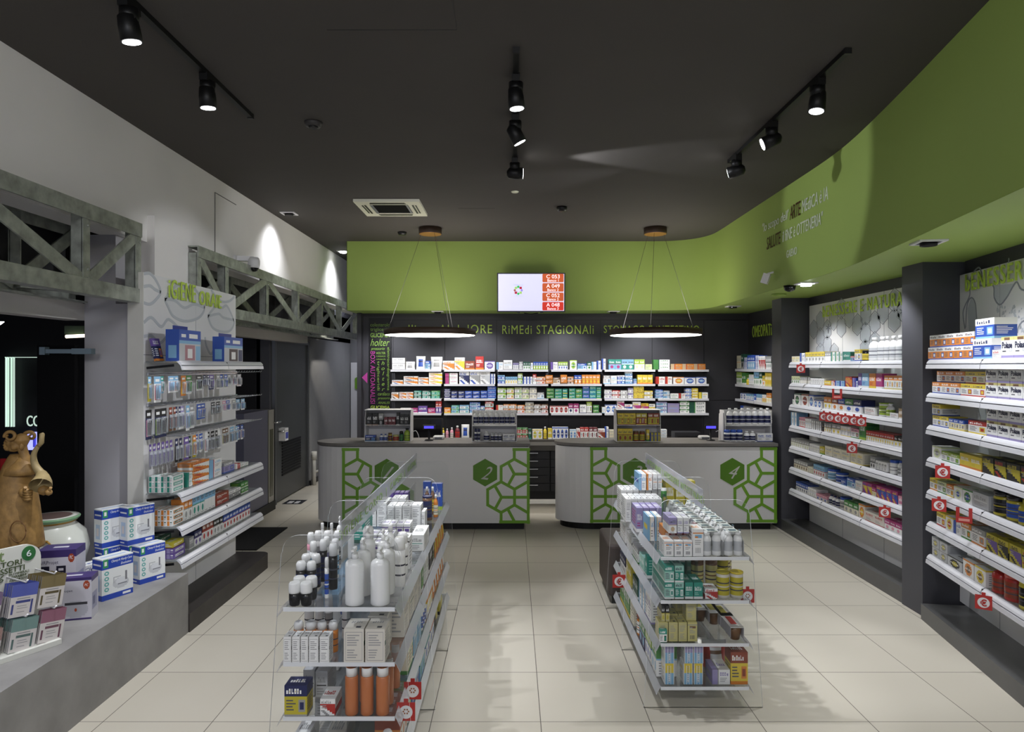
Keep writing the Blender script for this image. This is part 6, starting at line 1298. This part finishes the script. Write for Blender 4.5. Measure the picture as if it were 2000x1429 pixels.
airp(-2.83, 4.25, R(14), .215, .16, .375, ZP, 'tall purple-topped aerosol box with small device pictures', 0)
airp(-2.64, 4.08, R(16), .22, .13, .25, ZP, 'low purple-topped aerosol box with large white device picture', 1)
# perfume sachet stand
r = root('sachet_stand', 'white card stand with rows of hanging perfume sachets on the plinth', 'display stand', (-2.743, 3.568, ZP), R(62)); r.scale = (1.4, 1.7, 1.33)
hd = mat('stand_card', rgb(216, 216, 208), .5)
mb = MB(); rr = .06
pts = [(-.30, .0), (.17, .0), (.17, .40-rr)]+[(.17-rr+rr*math.cos(R(a)), .40-rr+rr*math.sin(R(a))) for a in range(15, 91, 15)]+[(-.30, .40)]
mb.prism(pts, 0, .012, axis='y'); mb.build('header_card', hd, r)
MB().box(-.30, .17, -.12, .06, 0, .02).build('base', hd, r)
ink = mat('green_ink', rgb(70, 84, 50), .5); grn = mat('badge_green', rgb(50, 110, 60), .5)
text('LabYNàt', r, -.15, -.001, .35, .19, .05, mat('sage_ink', rgb(120, 140, 90), .5), .001); text('PROFUMATORI', r, -.12, -.001, .325, .22, .022, ink, .001, 0, .01); text('ARMADI E CASSETTI', r, -.16, -.001, .299, .27, .022, ink, .001, 0, .01)
text('0%', r, -.02, -.001, .27, .06, .027, ink, .001, .2); text('OLI MINERALI\nPARABENI\nCOLORANTI', r, .055, -.001, .262, .07, .034, ink, .001)
mb = MB(); mb.prism([(.125+.025*math.cos(R(a)), .362+.03*math.sin(R(a))) for a in range(0, 360, 15)], -.002, 0, axis='y'); mb.build('badge', grn, r); text('6', r, .116, -.003, .35, .017, .025, NTX, .001)
for hx, hz in ((-.19, .27), (-.07, .28), (.05, .285), (.15, .29), (-.19, .14), (-.07, .145), (.05, .15), (.15, .15)): MB().tube([(hx, .0, hz), (hx, -.11, hz), (hx, -.12, hz+.012)], .003, 6).build('hook', WHITE, r)
M_ = Matrix.Translation((-2.743, 3.568, ZP)) @ Matrix.Rotation(R(62), 4, 'Z')
sc = {}
def sachet(hx, hz, i, n, c, cn, row):
    if c not in sc:
        mb = MB(); w_, h = .125, .17; C = rgb(*c); Dk = rgb(*[int(v*.75) for v in c]); paint(mb, V((-w_/2, 0, -h)), V((1, 0, 0)), V((0, 0, 1)), w_, h, [(0, 1, .62, 1, C), (.22, .78, .42, .5, Dk), (.3, .7, .25, .27, GY), (.3, .65, .32, .34, GY), (.08, .16, .1, .4, Dk), (.8, .88, .08, .5, Dk), (.3, .6, .14, .16, GY), (.25, .75, .54, .57, GY)], rgb(214, 208, 206))
        mb.face([(w_/2, .004, -h), (-w_/2, .004, -h), (-w_/2, .004, 0), (w_/2, .004, 0)], C); mb.box(-w_/2, w_/2, 0, .004, -h-.0005, -h, C); mb.box(-w_/2-.0005, -w_/2, 0, .004, -h, 0, GY); mb.box(w_/2, w_/2+.0005, 0, .004, -h, 0, GY); sc[c] = mb.mesh('sachet', GLOSS)
    p = M_ @ V((hx*1.4+.002*(i % 3), -.19+i*.02, hz*1.33-.006-.001*i)); o = link('perfume_sachet', sc[c], None, p, (R(4), R(7), R(62)))
    tag(o, f'{cn} perfume sachet, {ORD[i]} from the front, {row} rack row', 'sachet', 'perfume sachets on the stand')
for hx, hz, n, c, cn, row in ((-.19, .27, 8, (150, 120, 110), 'tan', 'upper'), (-.07, .28, 8, (130, 110, 140), 'mauve', 'upper'), (.05, .285, 5, (90, 100, 180), 'violet blue', 'upper'), (.15, .29, 8, (130, 116, 80), 'olive gold', 'upper'), (-.19, .14, 8, (120, 80, 84), 'wine', 'lower'), (-.07, .145, 8, (160, 130, 124), 'dusty rose', 'lower'), (.05, .15, 7, (120, 150, 146), 'sage', 'lower'), (.15, .15, 3, (150, 100, 120), 'plum', 'lower')):
    for i in range(n): sachet(hx, hz, i, n, c, cn, row)
# vase
r = root('ceramic_vase', 'white glazed vase with green rim and golden handles behind statue', 'vase', (-3.13, 4.60, ZP))
CER = mat('white_glaze', rgb(222, 224, 214), .18, var=.03); GLD = mat('gold_glaze', rgb(170, 128, 50), .3, .3); GG = mat('green_glaze', rgb(130, 170, 130), .25)
MB().lathe([(.09, 0), (.12, .02), (.2, .16), (.225, .28), (.2, .38), (.14, .44), (.13, .455), (.10, .46), (.10, .44)], 40).build('body', CER, r)
MB().lathe([(.115, .44), (.14, .455), (.165, .475), (.168, .485), (.16, .492)][::1], 40).build('rim', GG, r); MB().lathe([(.158, .4925), (.125, .4935)], 40).build('rim_inside', CER, r); MB().lathe([(.12, .4938), (.118, .4942)], 40).build('opening', mat('vase_inside', rgb(110, 90, 84), .6), r); MB().lathe([(.132, .447), (.15, .46), (.15, .466), (.13, .455)], 40).build('gold_band', GLD, r)
for x_ in (.02,):
    MB().tube([(x_-.03+.0, -.2, .36), (x_-.02, -.235, .345), (x_, -.24, .28), (x_-.01, -.232, .2)], .008, 8).tube([(x_-.06, -.2, .365), (x_+.08, -.19, .365), (x_+.1, -.195, .35), (x_+.08, -.22, .28), (x_+.06, -.225, .22)], .008, 8).build('handle', GLD, r)
# clay statue
r = root('clay_statue', 'tall terracotta statue of a robed figure with curled horns holding a horn', 'statue', (-2.91, 3.93, ZP))
TERR = mat('terracotta', rgb(148, 114, 64), .55, var=.25, scale=22, bump=.35); TERD = mat('terracotta_dark', rgb(120, 84, 48), .6, var=.2, scale=30, bump=.3); PALE = mat('pale_clay', rgb(150, 132, 92), .5, var=.2, scale=20, bump=.2)
mb = MB(); mb.lathe([(.17, 0), (.175, .1), (.17, .3), (.165, .46), (.16, .5)], 32, .03, 0, sx=.95, sy=.8); o = mb.build('skirt', TERD, r); o.scale = (.75, .85, 1)
mb = MB(); mb.lathe([(.20, .46), (.205, .47), (.19, .56), (.168, .7), (.14, .84), (.10, .93), (.06, .985), (.045, 1.0)], 36, sx=.92, sy=.78, cx=.04); o = mb.build('robe', TERR, r); o.scale = (.75, .85, 1)
for v in o.data.vertices:
    a = math.atan2(v.co.y, v.co.x); v.co.x += .012*math.cos(6*a)*max(0, 1-v.co.z); v.co.y += .012*math.sin(5*a)*max(0, 1-v.co.z)
    if v.co.z < .75 and v.co.x < 0: v.co.x -= (.75-v.co.z)*.34*min(1, -v.co.x/.1)
MB().lathe([(.125, .885), (.11, .92), (.07, .955), (.036, .985)], 24, .075, 0, sx=1, sy=.85).build('collar', TERR, r).scale = (.82, .85, 1)
def rings(pr): 
    m_ = MB()
    for x, y, z, s_ in pr: m_.lathe([(.0001, -s_[2]), (s_[0]*.7, -s_[2]*.7), (s_[0], 0), (s_[0]*.7, s_[2]*.7), (.0001, s_[2])], 14, x, y, 1, s_[1]/s_[0], z0=z)
    return m_
hd_ = rings([(.05, 0, 1.08, (.045, .038, .042)), (.025, 0, 1.062, (.04, .034, .036)), (-.005, 0, 1.06, (.03, .026, .024)), (-.028, -.0, 1.066, (.02, .018, .012)), (-.035, 0, 1.052, (.017, .016, .008)), (-.034, 0, 1.038, (.016, .015, .008)),
             (-.02, 0, 1.03, (.024, .022, .014)), (.01, 0, 1.03, (.032, .028, .02)), (-.012, -.02, 1.08, (.014, .009, .009)), (-.02, 0, 1.082, (.02, .02, .01)), (.03, -.03, 1.045, (.02, .01, .02))])
hd_.v = [(.05+(x_-.05)*1.04+.008, y_, z_) for x_, y_, z_ in hd_.v]; hd_.tube([(.085, 0, .95), (.075, 0, 1.0), (.06, 0, 1.05)], [.034, .024, .026], 14)
o = hd_.build('head', TERR, r); rm = o.modifiers.new('remesh', 'REMESH'); rm.mode = 'VOXEL'; rm.voxel_size = .004; rm.use_smooth_shade = True; sm_ = o.modifiers.new('smooth', 'SMOOTH'); sm_.factor = .6; sm_.iterations = 2
MB().lathe([(.0001, -.004), (.005, 0), (.0001, .004)], 8, -.014, -.031, z0=1.078).build('eye', TERD, r)
for cx_, cz, sy, rad0, th0 in ((.022, 1.105, -1, .038, 190), (.086, 1.1, 1, .033, 170)):
    pts_ = []
    for i in range(28):
        t = i/27; a = R(th0-t*430) if sy < 0 else R(th0-t*420); rad = rad0*(1-.72*t); pts_.append((cx_+rad*math.cos(a), sy*(.028+.022*t), cz+rad*math.sin(a)*.85))
    MB().tube(pts_, [.0115-.006*i/27 for i in range(28)], 10).build('curled_horn', TERR, r)
MB().lathe([(.0001, -.02), (.01, -.012), (.013, 0), (.01, .012), (.0001, .02)], 12, .085, -.035, z0=1.045).build('ear', TERR, r)
# cornucopia with upright shaft
MB().tube([(.198, -.03, 1.125), (.2, -.03, 1.12), (.196, -.03, 1.07), (.18, -.03, 1.05)], [.008, .013, .014, .012], 12).build('horn_tip', PALE, r)
MB().tube(smooth([(.18, -.03, 1.055), (.152, -.03, 1.0), (.16, -.03, .94), (.195, -.03, .89)], 5), [.0105+.0009*i for i in range(16)], 12).build('horn_shaft', PALE, r)
mb = MB(); mb.tube([(.195, -.03, .895), (.208, -.04, .875), (.22, -.06, .85), (.23, -.085, .83)], [.026, .036, .05, .058], 18, cap=False); mb.build('horn_mouth', PALE, r)
MB().lathe([(.0001, -.03), (.024, -.018), (.03, 0), (.024, .018), (.0001, .03)], 14, .23, -.06, z0=.80).lathe([(.0001, -.02), (.018, -.01), (.02, 0), (.018, .01), (.0001, .02)], 12, .265, -.07, z0=.79).tube([(.265, -.07, .79), (.285, -.08, .82)], .008, 6).build('fruit', TERR, r)
hh = MB().lathe([(.0001, -.028), (.026, -.018), (.034, 0), (.026, .018), (.0001, .028)], 14, .135, -.075, z0=.79)
for f_ in range(4): hh.tube([(.145, -.1, .80-.014*f_), (.17, -.105, .798-.014*f_), (.182, -.085, .80-.014*f_)], .0085, 8)
hh.tube([(.14, -.09, .805), (.155, -.1, .825)], .009, 8); hh.build('hand', TERR, r)
for cx_, cz in ((-.02, .60), (.13, .58)):
    y_ = -.155 if cx_ < 0 else -.12
    MB().tube([(cx_+.045*math.cos(R(a)), y_-.004+.0*a, cz+.06*math.sin(R(a))) for a in range(0, 361, 20)], .003, 6).build('relief', TERD, r)
MB().tube(smooth([(-.09, -.12, .95), (-.14, -.1, .86), (-.17, -.09, .74), (-.2, -.1, .66)], 6), [.008+.004*(i % 3 == 0) for i in range(19)], 8).build('braid', TERR, r)
dup_ = {k: v for k, v in LAB.items() if len(v) > 1}
print('LABELS', len(LAB), 'DUPES', len(dup_), list(dup_.items())[:6])
print('OVERLONG', [k for k in LAB if not 4 <= words(k) <= 16][:10])
